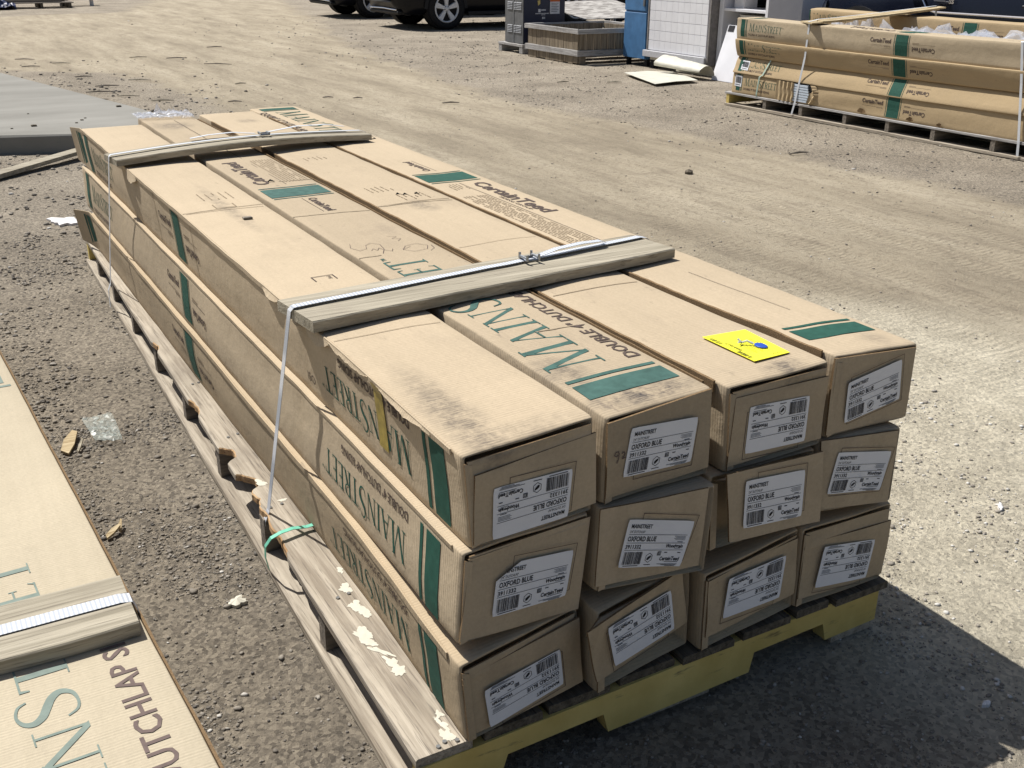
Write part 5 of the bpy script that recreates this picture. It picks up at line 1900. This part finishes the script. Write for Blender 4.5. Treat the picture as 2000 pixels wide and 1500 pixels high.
# slatted planter crate
cx0, cy0, cw, cl, chh = 7.128, 10.715, 1.25, 1.27, 0.41
pl = root("planter_crate", (cx0 + cw / 2, cy0 + cl / 2, 0), "open weathered crate of upright wooden slats", "crate")
r4 = random.Random(6)
nS = 11
sw = cl / nS
for side, n_ in (('W', nS), ('E', nS), ('S', nS), ('N', nS)):
    for i in range(n_):
        b = MB()
        d = 0.004 * r4.random()
        z0, z1 = r4.uniform(-0.01, 0.01), chh - r4.uniform(0.0, 0.01)
        a0, a1 = i * sw + 0.003, (i + 1) * sw - 0.003
        if side == 'W': b.box(cx0 - d, cx0 + 0.016 - d, cy0 + a0, cy0 + a1, z0, z1, bev=0.002)
        if side == 'E': b.box(cx0 + cw + d, cx0 + cw + 0.016 + d, cy0 + a0, cy0 + a1, z0, z1, bev=0.002)
        k = cw / cl
        if side == 'S': b.box(cx0 + 0.018 + a0 * k * .98, cx0 + 0.018 + a1 * k * .98, cy0 - d, cy0 + 0.016 - d, (z0 if i < 1 else 0.09 + z0), z1, bev=0.002)
        if side == 'N': b.box(cx0 + 0.018 + a0 * k * .98, cx0 + 0.018 + a1 * k * .98, cy0 + cl + d, cy0 + cl + 0.016 + d, z0, z1, bev=0.002)
        b.build("slat", M_woodZ, pl)
for z0, z1, pr_ in ((0.372, 0.432, 0.030), (0.095, 0.168, 0.024)):
    simple_board("rail", cx0 - pr_, cx0 - 0.006, cy0 - 0.03, cy0 + cl + 0.03, z0, z1, M_railg, pl, z0 * 9)
    simple_board("rail", cx0 - pr_ + 0.002, cx0 + cw + pr_, cy0 - pr_ - 0.008, cy0 - 0.006, z0 - 0.004, z1 - 0.004, M_railgx, pl, z0 * 5)
    simple_board("rail", cx0 + cw + 0.022, cx0 + cw + 0.03 + pr_, cy0 - 0.03, cy0 + cl + 0.03, z0, z1, M_railg, pl, z0 * 3)
    simple_board("rail", cx0 - pr_ + 0.002, cx0 + cw + pr_, cy0 + cl + 0.022, cy0 + cl + 0.03 + pr_, z0 - 0.004, z1 - 0.004, M_railgx, pl, z0 * 2)
for yy in (cy0 + 0.2, cy0 + 0.6, cy0 + 1.0):
    simple_board("floor_board", cx0 + 0.02, cx0 + cw - 0.005, yy - 0.15, yy + 0.15, 0.09, 0.105, M_woodX, pl, yy)

# board leaning behind the crate
ob = MB()
A = [(8.05, 12.55, 0.42), (9.35, 12.35, 0.52), (9.25, 13.4, 0.60), (7.98, 13.35, 0.56)]
A = [(8.10, 12.10, 0.445), (9.50, 12.10, 0.445), (9.62, 13.55, 0.62), (8.22, 13.60, 0.60)]
ob.hexa([Vector(p) for p in A], [Vector(p) + Vector((0, 0, 0.012)) for p in A])
for p in ((8.25, 13.45, 0.59), (9.5, 13.4, 0.6)): ob.tube([(p[0], p[1], -0.02), p], 0.03, 6)
tag(ob.build("strand_board", M_osb), "grey strand board tilted behind the slatted crate", "board")

# blue cabinet
bl = root("blue_cabinet", (8.05, 10.34, 0), "blue painted metal cabinet beside the white tiled unit", "cabinet")
b = MB(); b.box(7.774, 8.35, 10.105, 10.585, 0.08, 1.55, bev=0.006); b.build("body", M_blue, bl)
b = MB(); b.box(7.752, 7.772, 10.110, 10.580, 0.085, 0.640, bev=0.004); b.build("door", M_blue, bl)
b = MB(); b.box(7.752, 7.772, 10.110, 10.580, 0.662, 1.545, bev=0.004); b.build("door", M_blue, bl)
b = MB(); b.box(7.735, 7.751, 10.14, 10.17, 0.72, 0.86, bev=0.003); b.build("handle", M_dkgrey, bl)
for xx in (7.80, 8.27):
    for yy in (10.12, 10.52):
        b = MB(); b.box(xx, xx + 0.05, yy, yy + 0.05, -0.015, 0.08); b.build("foot", M_trim, bl)

# white tiled unit facing the track
TX, TY0, TY1 = 7.75, 8.875, 10.085
tl = root("tiled_unit", (8.0, 9.48, 0), "white unit with a tiled front and a grey bottom ledge", "tiled unit")
b = MB(); b.box(TX + 0.02, TX + 0.55, TY0 + 0.002, TY1 - 0.01, 0.13, 1.30, bev=0.004); b.build("carcass", M_white, tl)
b = MB(); b.box(TX + 0.012, TX + 0.0195, TY0 + 0.03, TY1 - 0.04, 0.21, 1.28); b.build("grout_board", M_grout, tl)
b = MB(); b.box(TX - 0.004, TX + 0.55, TY0 - 0.022, TY0, 0.11, 1.31); b.build("edge_trim", M_greyedge, tl)
b = MB(); b.box(TX - 0.002, TX + 0.03, TY1 - 0.035, TY1 - 0.012, 0.20, 1.30); b.build("edge_trim", M_greyedge, tl)
b = MB(); b.box(TX - 0.035, TX + 0.010, TY0 + 0.01, TY1 + 0.02, 0.128, 0.205, bev=0.004); b.build("ledge", plain("ledge_grey", (0.46, 0.46, 0.48), 0.5, 0.3), tl)
tw_, th_ = (TY1 - TY0 - 0.075) / 10, 0.118
base_mesh = None
for r_ in range(9):
    for c_ in range(10):
        if base_mesh is None:
            b = MB(); b.box(0, 0.007, 0, tw_ - 0.003, 0, th_ - 0.006, bev=0.0015)
            o = b.build("tile", M_tile, None)
            base_mesh = o.data
        else:
            o = bpy.data.objects.new("tile", base_mesh)
            COL.objects.link(o)
        o.parent = tl
        o.matrix_basis = Matrix.Translation(-WL[tl.name]) @ Matrix.Translation((TX + 0.0045, TY0 + 0.036 + c_ * tw_, 0.213 + r_ * th_))
for yy in (TY0 + 0.05, TY1 - 0.12):
    for xx in (TX + 0.05, TX + 0.42):
        b = MB(); b.box(xx, xx + 0.07, yy, yy + 0.07, -0.015, 0.09); b.build("foot", M_trim, tl)
b = MB(); b.box(TX + 0.03, TX + 0.5, TY0 + 0.03, TY1 - 0.06, 0.09, 0.128); b.build("underside", M_lino, tl)

# open white shelf unit with sink trap
SX, SY0, SY1 = 7.86, 8.02, 8.84
su = root("shelf_unit", (8.1, 8.43, 0), "open white shelf unit with a basin and pipe inside", "shelf unit")
for ya, yb in ((SY0, SY0 + 0.04), (SY1 - 0.075, SY1)):
    b = MB(); b.box(SX, SX + 0.5, ya, yb, -0.01, 1.35, bev=0.003); b.build("side_panel", M_white, su)
for z in (0.05, 0.735, 1.1):
    b = MB(); b.box(SX + 0.01, SX + 0.48, SY0 + 0.041, SY1 - 0.076, z, z + 0.03, bev=0.002); b.build("shelf", M_white, su)
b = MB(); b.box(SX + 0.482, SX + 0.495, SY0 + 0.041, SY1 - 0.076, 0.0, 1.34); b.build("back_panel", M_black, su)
b = MB()
vs, fs = [], []
for z, r_ in [(0.70, 0.19), (0.66, 0.18), (0.60, 0.13), (0.585, 0.05)]:
    for i in range(16): vs.append((SX + 0.24 + r_ * math.cos(i * math.pi / 8), SY0 + 0.42 + r_ * 1.2 * math.sin(i * math.pi / 8), z))
for k in range(3):
    for i in range(16): fs.append((k * 16 + i, k * 16 + (i + 1) % 16, (k + 1) * 16 + (i + 1) % 16, (k + 1) * 16 + i))
fs.append(tuple(range(48, 64)))
b.add(vs, fs); b.build("basin", M_pipe, su)
b = MB(); b.tube([(SX + .2, SY0 + y, z) for y, z in ((.45, .59), (.45, .49), (.43, .455), (.38, .445), (.34, .47), (.33, .53), (.29, .55), (.22, .54))], 0.026, 10)
b.build("drain_trap", M_pipe, su, True)
b = MB(); b.box(SX + 0.1, SX + 0.3, SY1 - 0.30, SY1 - 0.14, 0.766, 0.87, bev=0.004)
tag(b.build("small_carton", M_paper), "small pale box sitting on the white shelf unit's upper shelf", "box")

# leaning white panel with notes
lp = root("leaning_panel", (7.70, 8.3, 0), "thin white panel with paper notes leaning by the far stack", "panel")
b = MB()
A_, B_ = Vector((7.63, 8.62, -0.01)), Vector((7.63, 8.02, -0.01))
tilt = Vector((0.20, 0, 0.60))
q = [A_ + tilt, B_ + tilt, B_, A_]
nn = Vector((0.95, 0, -0.31)) * 0.014
b.hexa([A_, B_, B_ + nn, A_ + nn], [A_ + tilt, B_ + tilt, B_ + tilt + nn, A_ + tilt + nn])
b.build("sheet", M_white, lp)
off_ = Vector((-0.95, 0, 0.31)) * 0.004
b = MB()
b.quad(*[bilerp(q, a_, c_) + off_ for a_, c_ in ((.55, .50), (.82, .50), (.82, .86), (.55, .86))])
nt = b.build("paper_note", plain("note_paper", (0.50, 0.49, 0.50), 0.7, 0.2), lp)
b = MB()
for i in range(8): b.quad(*[bilerp(q, a_, c_) + off_ * 1.4 for a_, c_ in ((.58, .54 + i * .036), (.79 - .03 * (i % 3), .54 + i * .036), (.79 - .03 * (i % 3), .553 + i * .036), (.58, .553 + i * .036))])
o = b.build("note_print", M_ink, nt)
b = MB()
b.quad(*[bilerp(q, a_, c_) + off_ for a_, c_ in ((.03, .88), (.20, .88), (.20, .99), (.03, .99))])
b.build("dark_sticker", M_ink, lp)

# curled vinyl sheet on the ground
sh = root("vinyl_sheet", (7.2, 8.9, 0.01), "torn cream vinyl sheet curling up off the gravel", "vinyl sheet")
b = MB()
out = [(6.99, 9.46), (7.30, 9.42), (7.55, 9.25), (7.38, 8.75), (7.28, 8.43), (6.95, 8.40), (6.63, 8.36), (6.80, 8.95)]
b.add([(x, y, 0.020 + 0.008 * (i % 2)) for i, (x, y) in enumerate(out)] + [(x, y, 0.016 + 0.008 * (i % 2)) for i, (x, y) in enumerate(out)] + [(7.1, 8.9, 0.03)],
      [(16, i, (i + 1) % 8) for i in range(8)] + [(i, (i + 1) % 8, 8 + (i + 1) % 8, 8 + i) for i in range(8)])
b.build("flat_piece", M_lino, sh)
vs, fs = [], []
n, m_ = 18, 10
A_, B_ = Vector((7.46, 9.30, 0.02)), Vector((7.52, 8.58, 0.02))
for i in range(n + 1):
    t = i / n
    a_ = lerp(0.0, 3.5, t)
    for j in range(m_ + 1):
        p = A_.lerp(B_, j / m_)
        k = 1.0 - 0.35 * (j / m_)
        vs.append(p + Vector((0.16 * math.cos(a_) * k + 0.02, 0.03 * t, 0.20 * math.sin(min(a_, 1.9)) * k - (0.07 * (a_ - 1.9) if a_ > 1.9 else 0) * k + (0.012 * nz(t * 4, j) if i else 0))))
for i in range(n):
    for j in range(m_):
        fs.append((i * (m_ + 1) + j, i * (m_ + 1) + j + 1, (i + 1) * (m_ + 1) + j + 1, (i + 1) * (m_ + 1) + j))
mk("curled_piece", vs, fs, M_lino, sh, True)

# white appliances behind the far stack
for i, (xa, xb, yy, lab) in enumerate(((8.87, 9.40, 9.32, "grey-white appliance just right of the shelf unit"), (9.57, 10.69, 9.32, "wide white appliance behind the far stack's slat"))):
    rt = root("appliance", ((xa + xb) / 2, yy + .3, 0), lab, "appliance")
    b = MB(); b.box(xa, xb, yy + 0.03, yy + 0.65, 0.03, 1.3, bev=0.01); b.build("body", M_white, rt)
    b = MB(); b.box(xa + 0.005, xb - 0.005, yy, yy + 0.028, 0.10, 1.29, bev=0.008); b.build("door", M_white, rt)
    b = MB(); b.box(xa + 0.03, xb - 0.03, yy + 0.05, yy + 0.6, -0.01, 0.03); b.build("plinth", M_trim, rt)
    b = MB(); b.box(xb - 0.06, xb - 0.035, yy - 0.035, yy - 0.001, 0.6, 1.0, bev=0.006); b.build("handle", M_trim, rt)


# ------------------------------------------------------------------ vehicles
def lathe_y(prof, n=32):
    """prof: (radius, y); axis along y"""
    vs, fs = [], []
    for r_, y in prof:
        for i in range(n):
            t = 2 * math.pi * i / n
            vs.append((r_ * math.cos(t), y, r_ * math.sin(t)))
    for k in range(len(prof) - 1):
        for i in range(n):
            fs.append((k * n + i, k * n + (i + 1) % n, (k + 1) * n + (i + 1) % n, (k + 1) * n + i))
    return vs, fs


def wheel(rt, Mw, rad=0.355, rim=0.245, steer=1):
    """outer face towards -y in wheel space"""
    vs, fs = lathe_y([(rim, -0.095), (rim + 0.02, -0.112), (rad - 0.04, -0.115), (rad - 0.008, -0.095), (rad, -0.06), (rad, 0.06), (rad - 0.03, 0.11), (rim, 0.11), (rim, -0.095)], 40)
    mk("tyre", [Mw @ Vector(v_) for v_ in vs], fs, M_rubber, rt, True)
    vs, fs = lathe_y([(rim, -0.092), (rim - 0.012, -0.108), (rim - 0.028, -0.100), (rim - 0.032, 0.06), (rim * 0.0 + 0.02, 0.07)], 40)
    o = mk("rim", [Mw @ Vector(v_) for v_ in vs], fs, M_rim, rt, True)
    vs, fs = lathe_y([(0.001, -0.02), (rim - 0.03, -0.02)], 30)
    mk("brake_disc", [Mw @ Vector(v_) for v_ in vs], fs, M_trim, rt)
    for k in range(5):
        a_ = math.pi / 2 + k * 2 * math.pi / 5
        b_ = MB()
        ca_, sa_ = math.cos(a_), math.sin(a_)

        def pt(r_, t_, y): return (r_ * ca_ - t_ * sa_, y, r_ * sa_ + t_ * ca_)
        b_.hexa([pt(0.045, -0.032, -0.06), pt(0.045, 0.032, -0.06), pt(rim - 0.015, 0.062, -0.06), pt(rim - 0.015, -0.062, -0.06)],
                [pt(0.045, -0.024, -0.088), pt(0.045, 0.024, -0.088), pt(rim - 0.015, 0.045, -0.100), pt(rim - 0.015, -0.045, -0.100)])
        b_.xf(Mw).build("spoke", M_rim, o)
    vs, fs = lathe_y([(0.002, -0.098), (0.03, -0.097), (0.062, -0.086), (0.066, -0.05)], 20)
    mk("hub", [Mw @ Vector(v_) for v_ in vs], fs, M_rim, o, True)
    for k in range(5):
        a_ = math.pi / 2 + math.pi / 5 + k * 2 * math.pi / 5
        b_ = MB()
        b_.tube([(0.043 * math.cos(a_), -0.085, 0.043 * math.sin(a_)), (0.043 * math.cos(a_), -0.097, 0.043 * math.sin(a_))], 0.010, 6)
        b_.xf(Mw).build("wheel_nut", M_trim, o)


def vehicle(label, loc_, heading, paint, name="parked_car", group="vehicles parked behind the yard", emblem=False):
    """car space: x forward, y left, z up, origin on the ground mid-wheelbase"""
    Mc = Matrix.Translation(loc_) @ Matrix.Rotation(heading, 4, 'Z')
    rt = root(name, tuple(loc_), label, "car", group)
    secs = [(2.30, .55, .46, .66), (2.25, .68, .34, .78), (2.12, .80, .26, .86), (1.9, .87, .24, .93), (1.35, .90, .25, 1.0), (.95, .90, .25, 1.04), (0, .905, .25, 1.06), (-1.35, .905, .25, 1.08), (-1.9, .885, .27, 1.08), (-2.1, .85, .32, 1.06), (-2.22, .78, .42, 1.0)]
    vs, fs = [], []
    per = 0
    for x, w_, zb, zt2 in secs:
        half = [(w_ * .80, zb), (w_ * .95, zb + .05), (w_, zb + .16), (w_ * 1.005, lerp(zb, zt2, .55)), (w_ * .985, zt2 - .10), (w_ * .94, zt2 - .03), (w_ * .82, zt2)]
        ring = [(x, -y, z) for y, z in half] + [(x, y, z) for y, z in half[::-1]]
        per = len(ring)
        vs += ring
    for i in range(len(secs) - 1):
        for k in range(per): fs.append((i * per + k, i * per + (k + 1) % per, (i + 1) * per + (k + 1) % per, (i + 1) * per + k))
    fs += [tuple(range(per)), tuple(range((len(secs) - 1) * per, len(secs) * per))[::-1]]
    mk("body", [Mc @ Vector(v_) for v_ in vs], fs, paint, rt, True)
    # cabin
    cab = [(1.02, .78, 1.03, 1.05), (.35, .74, 1.05, 1.52), (-.2, .73, 1.05, 1.62), (-1.3, .72, 1.06, 1.60), (-1.95, .70, 1.06, 1.46), (-2.12, .74, 1.05, 1.08)]
    vs, fs = [], []
    for x, w_, zb, zt2 in cab:
        ring = [(x, -w_ - .08, zb - .03), (x, -w_ + .02, lerp(zb, zt2, .85)), (x, -w_ + .12, zt2), (x, w_ - .12, zt2), (x, w_ - .02, lerp(zb, zt2, .85)), (x, w_ + .08, zb - .03)]
        vs += ring
    for i in range(len(cab) - 1):
        for k in range(5): fs.append((i * 6 + k, i * 6 + k + 1, i * 6 + 7 + k, i * 6 + 6 + k))
    mk("glasshouse", [Mc @ Vector(v_) for v_ in vs], fs, M_glass, rt, True)
    b_ = MB()
    b_.box(-1.35, .05, -.60, .60, 1.57, 1.625, bev=.015)
    b_.xf(Mc).build("roof", paint, rt, False)
    for s_ in (-1, 1):
        for (x0, x1, z0) in ((.98, .30, 1.55), (-.42, -.46, 1.60), (-1.55, -1.75, 1.55)):
            b_ = MB()
            b_.tube([(x0, s_ * .86, 1.04), (x1, s_ * .735, z0 - .02)], .03, 6)
            b_.xf(Mc).build("pillar", paint, rt)
        for wx in (1.40, -1.40):
            # wheel arch and wheel
            av, af = [], []
            for i in range(17):
                t = math.pi * i / 16
                for r_ in (.375, .435): av += [(wx + r_ * math.cos(t), s_ * .900, .355 + r_ * math.sin(t)), (wx + r_ * math.cos(t), s_ * .915, .355 + r_ * math.sin(t))]
            for i in range(16):
                o_ = i * 4
                af += [(o_ + 1, o_ + 3, o_ + 7, o_ + 5), (o_ + 2, o_ + 6, o_ + 7, o_ + 3), (o_, o_ + 1, o_ + 5, o_ + 4)]
            mk("wheel_arch", [Mc @ Vector(v_) for v_ in av], af, M_trim, rt)
            vs, fs = lathe_y([(0.001, -.0), (.378, -.0), (.378, .25)], 30)
            Mw = Mc @ Matrix.Translation((wx, s_ * .90, .362)) @ Matrix.Rotation(0 if s_ < 0 else math.pi, 4, 'Z')
            mk("wheel_well", [Mw @ Vector((v_[0], v_[1] - .008, v_[2])) for v_ in vs], fs, M_black, rt)
            wheel(rt, Mw @ Matrix.Translation((0, 0.06 - 0.0, -0.007)) @ Matrix.Translation((0, -.0, 0)))
        b_ = MB(); b_.box(-.95, .95, s_ * .885 - .02, s_ * .885 + .035, .235, .30, bev=.008); b_.xf(Mc).build("sill", M_trim, rt)
        for xx in (.30, -.75):
            b_ = MB(); b_.box(xx - .16, xx, s_ * .915 - .012, s_ * .915 + .012, .86, .89, bev=.005); b_.xf(Mc).build("door_handle", paint, rt)
        b_ = MB(); b_.box(.62, .78, s_ * .98 - .09, s_ * .98 + .09, 1.06, 1.18, bev=.03); b_.xf(Mc).build("wing_mirror", paint, rt)
        b_ = MB(); b_.add(*(lambda v: (v, [(0, 1, 2, 3)]))([(2.27, s_ * .50, .70), (2.00, s_ * .86, .72), (1.98, s_ * .86, .84), (2.22, s_ * .52, .80)])); b_.xf(Mc).build("headlight", M_lamp, rt)
        vs, fs = lathe_y([(0.001, -.03), (.045, -.03), (.05, 0), (.05, .04)], 18)
        Mf = Mc @ Matrix.Translation((2.21, s_ * .60, .44)) @ Matrix.Rotation(R(90), 4, 'Z')
        mk("fog_light", [Mf @ Vector(v_) for v_ in vs], fs, M_lamp, rt, True)
        b_ = MB(); b_.box(-2.23, -2.12, s_ * .72 - .08, s_ * .72 + .08, .80, 1.02, bev=.02); b_.xf(Mc).build("tail_light", M_orange, rt)
    b_ = MB(); b_.box(2.20, 2.315, -.46, .46, .53, .74, bev=.015); b_.xf(Mc).build("grille", M_trim, rt)
    b_ = MB(); b_.box(2.0, 2.26, -.66, .66, .25, .33, bev=.03); b_.xf(Mc).build("bumper_lip", M_trim, rt)
    b_ = MB(); b_.tube([(2.262, y, .345 - .02 * abs(y)) for y in (-.6, -.3, 0, .3, .6)], .012, 6); b_.xf(Mc).build("chrome_strip", M_chrome, rt)
    if emblem:
        b_ = MB()
        b_.tube([(x, .925, .775) for x in (-1.5, -.6, .3)] + [(.42, .925, .80), (.52, .915, .92)], .012, 6)
        b_.xf(Mc).build("chrome_strip", M_chrome, rt)
        vs, fs, w_ = sans("SS", .03)
        b_ = MB(); b_.add([(0.14 - a_ * .05, .928, .87 + c_ * .045) for a_, c_ in vs], fs); b_.xf(Mc).build("emblem", M_chrome, rt)
        b_ = MB(); b_.box(0.19, 0.34, .915, .927, .888, .898); b_.xf(Mc).build("emblem", M_chrome, rt)
    return rt


vehicle("black car with silver five-spoke wheels, the one nearest the heating unit", Vector((9.76, 17.96, 0)), math.pi, M_carpaint)
vehicle("dark car behind the black car with five-spoke wheels, only its nose showing", Vector((9.85, 21.6, 0)), math.pi, M_carpaint)
vehicle("glossy dark blue car parked behind the far carton stack", Vector((10.25, 6.7, 0)), R(-90) + math.pi, M_carnavy, emblem=True)

# loose tyre behind the crate
ty = root("loose_tyre", (13.2, 17.6, 0.33), "loose black tyre standing behind the strand board", "tyre")
Mw = Matrix.Translation((12.25, 17.3, 0.33)) @ Matrix.Rotation(R(-25), 4, 'Z')
vs, fs = lathe_y([(.20, -.10), (.24, -.12), (.31, -.115), (.34, -.07), (.34, .07), (.30, .12), (.2, .10), (.2, -.1)], 32)
mk("tread", [Mw @ Vector(v_) for v_ in vs], fs, M_rubber, ty, True)
vs, fs = lathe_y([(.001, -.02), (.2, -.05)], 24)
o = mk("wheel_disc", [Mw @ Vector(v_) for v_ in vs], fs, M_trim, ty)
vs, fs, w_ = sans("S", .02)
b = MB(); b.add([(a_ * .05 - .02, -.121, c_ * .05 - .29) for a_, c_ in vs], fs); b.xf(Mw).build("sidewall_letter", M_paper, ty)

# ------------------------------------------------------------------ timber pile and tarp at the far upper left
tp = root("pallet", (2.7, 27.6, 0), "old dark pallet lying far off at the upper left", "pallet")
for i in range(6): simple_board("deck_board", 2.05, 3.45, 27.15 + i * .18, 27.29 + i * .18, .105, .125, M_woodX, tp, i)
for xx in (2.08, 2.7, 3.33): simple_board("cross_beam", xx, xx + .06, 27.13, 28.2, -.01, .104, M_woodY_dk, tp, xx)
for i, (x0, x1, y0, z0) in enumerate(((1.95, 3.2, 27.3, .126), (2.2, 3.3, 27.5, .126), (2.0, 3.1, 27.42, .19))):
    o = simple_board("lumber", x0, x1, y0, y0 + .12, z0, z0 + .06, M_woodX, None, i * 3.0)
    tag(o, ("front dark plank on the far-off pallet", "rear dark plank on the far-off pallet", "topmost dark plank on the far-off pallet")[i], "plank", "planks on the far pallet")
b = MB()
b.add([(3.2, 27.9, .2), (4.1, 27.95, .17), (4.15, 28.4, .24), (3.2, 28.4, .27), (3.2, 27.9, .19), (4.1, 27.95, .16), (4.15, 28.4, .23), (3.2, 28.4, .26)], [(0, 1, 2, 3), (7, 6, 5, 4), (0, 4, 5, 1), (1, 5, 6, 2), (2, 6, 7, 3), (3, 7, 4, 0)])
for p in ((3.3, 28.1), (4.0, 28.1)): b.tube([(p[0], p[1], -.02), (p[0], p[1], .19)], .05, 6)
tag(b.build("white_sheet", M_paper), "bright white sheet lying behind the far-off pallet", "sheet")
crumple("tarp", "dark blue tarp heaped at the far upper left corner", [(0.9, 28.6, -.02), (2.25, 28.6, -.02), (2.15, 26.9, -.02), (0.9, 26.6, -.02)], 20, .25, M_tarp, "tarp", 4.0, ((.5, .5, .6, .55),))

# ------------------------------------------------------------------ debris on the ground
b = MB()
A_, B_ = Vector((-0.55, 5.95, 0)), Vector((0.62, 7.05, 0))
d = (B_ - A_).normalized(); s_ = Vector((-d.y, d.x, 0)) * 0.05
low = [A_ - s_, B_ - s_, B_ + s_, A_ + s_]
b.hexa([p + Vector((0, 0, z)) for p, z in zip(low, (-0.01, .03, .03, -0.01))], [p + Vector((0, 0, z)) for p, z in zip(low, (.02, .055, .055, .02))])
tag(b.build("timber", M_slat), "grey plank lying on the gravel below the concrete slab", "plank")

def flat_blob(name, label, cat, cx, cy, rx, ry, mat, seed, ang_=0.0, th=0.006, lift=0.004, n=26, group=None):
    h0 = height(cx, cy)
    vs = [(p[0], p[1], h0 + lift + th * (0.6 + 0.6 * abs(nz(p[0] * 30, p[1] * 30, seed)))) for p in blob(cx, cy, rx, ry, seed, ang_, n)]
    lo = [(p[0], p[1], h0 - 0.004) for p in vs]
    c = (cx, cy, h0 + lift + th * 1.5)
    o = mk(name, [c] + vs + lo, [(0, 1 + k, 1 + (k + 1) % n) for k in range(n)] + [(1 + k, 1 + n + k, 1 + n + (k + 1) % n, 1 + (k + 1) % n) for k in range(n)], mat)
    return tag(o, label, cat, group)


flat_blob("paint_flake", "jagged white flake lying on the gravel between the bundles", "flake", -0.19, 0.796, 0.021, 0.016, M_splash, 3.1, 0.5, 0.008)
flat_blob("paper_sheet", "white paper scrap on the gravel by the stack's far corner", "paper", 0.03, 4.86, 0.085, 0.10, M_paper, 7.7, 0.2, 0.012)
flat_blob("bark_chip", "dark lump lying in the dirt track near the far stack", "clod", 3.956, 4.376, 0.03, 0.022, M_woodY_dk, 5.1, 0, 0.02)
flat_blob("paper_scrap", "small white scrap on the sunlit gravel at the right", "paper scrap", 1.767, 0.229, 0.018, 0.006, M_paper, 2.1, 0.8)
flat_blob("glass_shard", "pale scrap lying in the shade of the stack", "scrap", 1.03, -0.30, 0.010, 0.006, M_paper, 8.1, 0.2)
crumple("plastic_scrap", "flattened clear plastic scrap on the gravel beside the low bundle", [(-0.34, 2.03, .0), (-0.245, 2.03, .0), (-0.255, 1.80, .0), (-0.33, 1.84, .0)], 16, 0.012, M_filmdirty, "plastic scrap", 6.0)


def chip(label, x, y, ln, wd, ang_, mat, tilt_=0.012, name="wood_chip", group="wood chips on the gravel"):
    h0 = height(x, y) + 0.006
    d_ = Vector((math.cos(ang_), math.sin(ang_), 0)); s2 = Vector((-d_.y, d_.x, 0))
    p = [Vector((x, y, h0)) + d_ * ln * a_ + s2 * wd * c_ + Vector((0, 0, z)) for a_, c_, z in ((-.5, -.3, 0), (-.1, -.5, 0.004), (.42, -.4, tilt_), (.5, .1, tilt_), (.1, .5, tilt_ * .7), (-.35, .45, .002))]
    b_ = MB()
    n_ = len(p)
    b_.add(p + [q_ + Vector((0, 0, .006)) for q_ in p], [tuple(range(n_))[::-1], tuple(range(n_, 2 * n_))] + [(i, (i + 1) % n_, n_ + (i + 1) % n_, n_ + i) for i in range(n_)])
    return tag(b_.build(name, mat), label, "wood chip", group)


chip("larger yellow wood chip against the low bundle's edge", -0.400, 1.87, 0.145, 0.035, 1.25, M_slatraw)
chip("thin grey splinter beside the larger yellow wood chip", -0.375, 1.83, 0.07, 0.008, 1.2, M_slat)
chip("small yellow wood chip on the gravel strip", -0.385, 1.25, 0.055, 0.016, 0.7, M_slatraw)
chip("short tan splinter beside the small yellow chip", -0.362, 1.275, 0.045, 0.008, 1.3, M_slatraw)
stick_px = [(1.25, 13.67, .45), (1.17, 10.5, .5), (1.37, 10.08, .42), (2.27, 14.06, .4), (2.73, 13.84, .5), (2.99, 12.74, .7), (0.86, 13.44, .4), (1.33, 11.0, .45), (3.12, 9.11, .2), (2.67, 10.63, .22), (5.91, 9.12, .25), (3.37, 8.93, .18), (4.03, 8.17, .3), (5.08, 4.5, .3), (6.43, 8.86, .3), (1.75, 11.4, .5), (1.6, 9.6, .4), (2.2, 9.2, .25), (0.9, 14.4, .5), (3.6, 15.2, .4), (1.25, 12.0, .35), (1.05, 9.9, .35)]
rs = random.Random(21)
for (x, y, ln) in stick_px:
    an = rs.uniform(-0.75, -0.15)
    ln *= 0.55
    h0 = height(x, y) + 0.012
    b = MB()
    b.tube([(x - ln / 2 * math.cos(an), y - ln / 2 * math.sin(an), h0), (x, y, h0 + .008), (x + ln / 2 * math.cos(an), y + ln / 2 * math.sin(an), h0 + .004)], [.005, .008, .004], 5)
    tag(b.build("stick", M_woodX if rs.random() < .5 else M_slat), "splintered stick lying loose on the dirt track", "stick", "loose sticks on the dirt track")
for i, (x, y, s_) in enumerate(((0.05, 7.55, .009), (0.21, 7.6, .02), (0.52, 7.62, .01), (0.58, 7.75, .012), (0.62, 7.85, .009), (0.98, 8.4, .02), (0.25, 8.3, .008))):
    b = MB(); b.box(x - s_, x + s_, y - s_ * .8, y + s_ * .8, .1205, .1205 + s_ * .6, bev=s_ * .15)
    tag(b.build("clod", M_woodY_dk), "dark dirt clod lying on the concrete slab", "clod", "clods on the concrete slab")
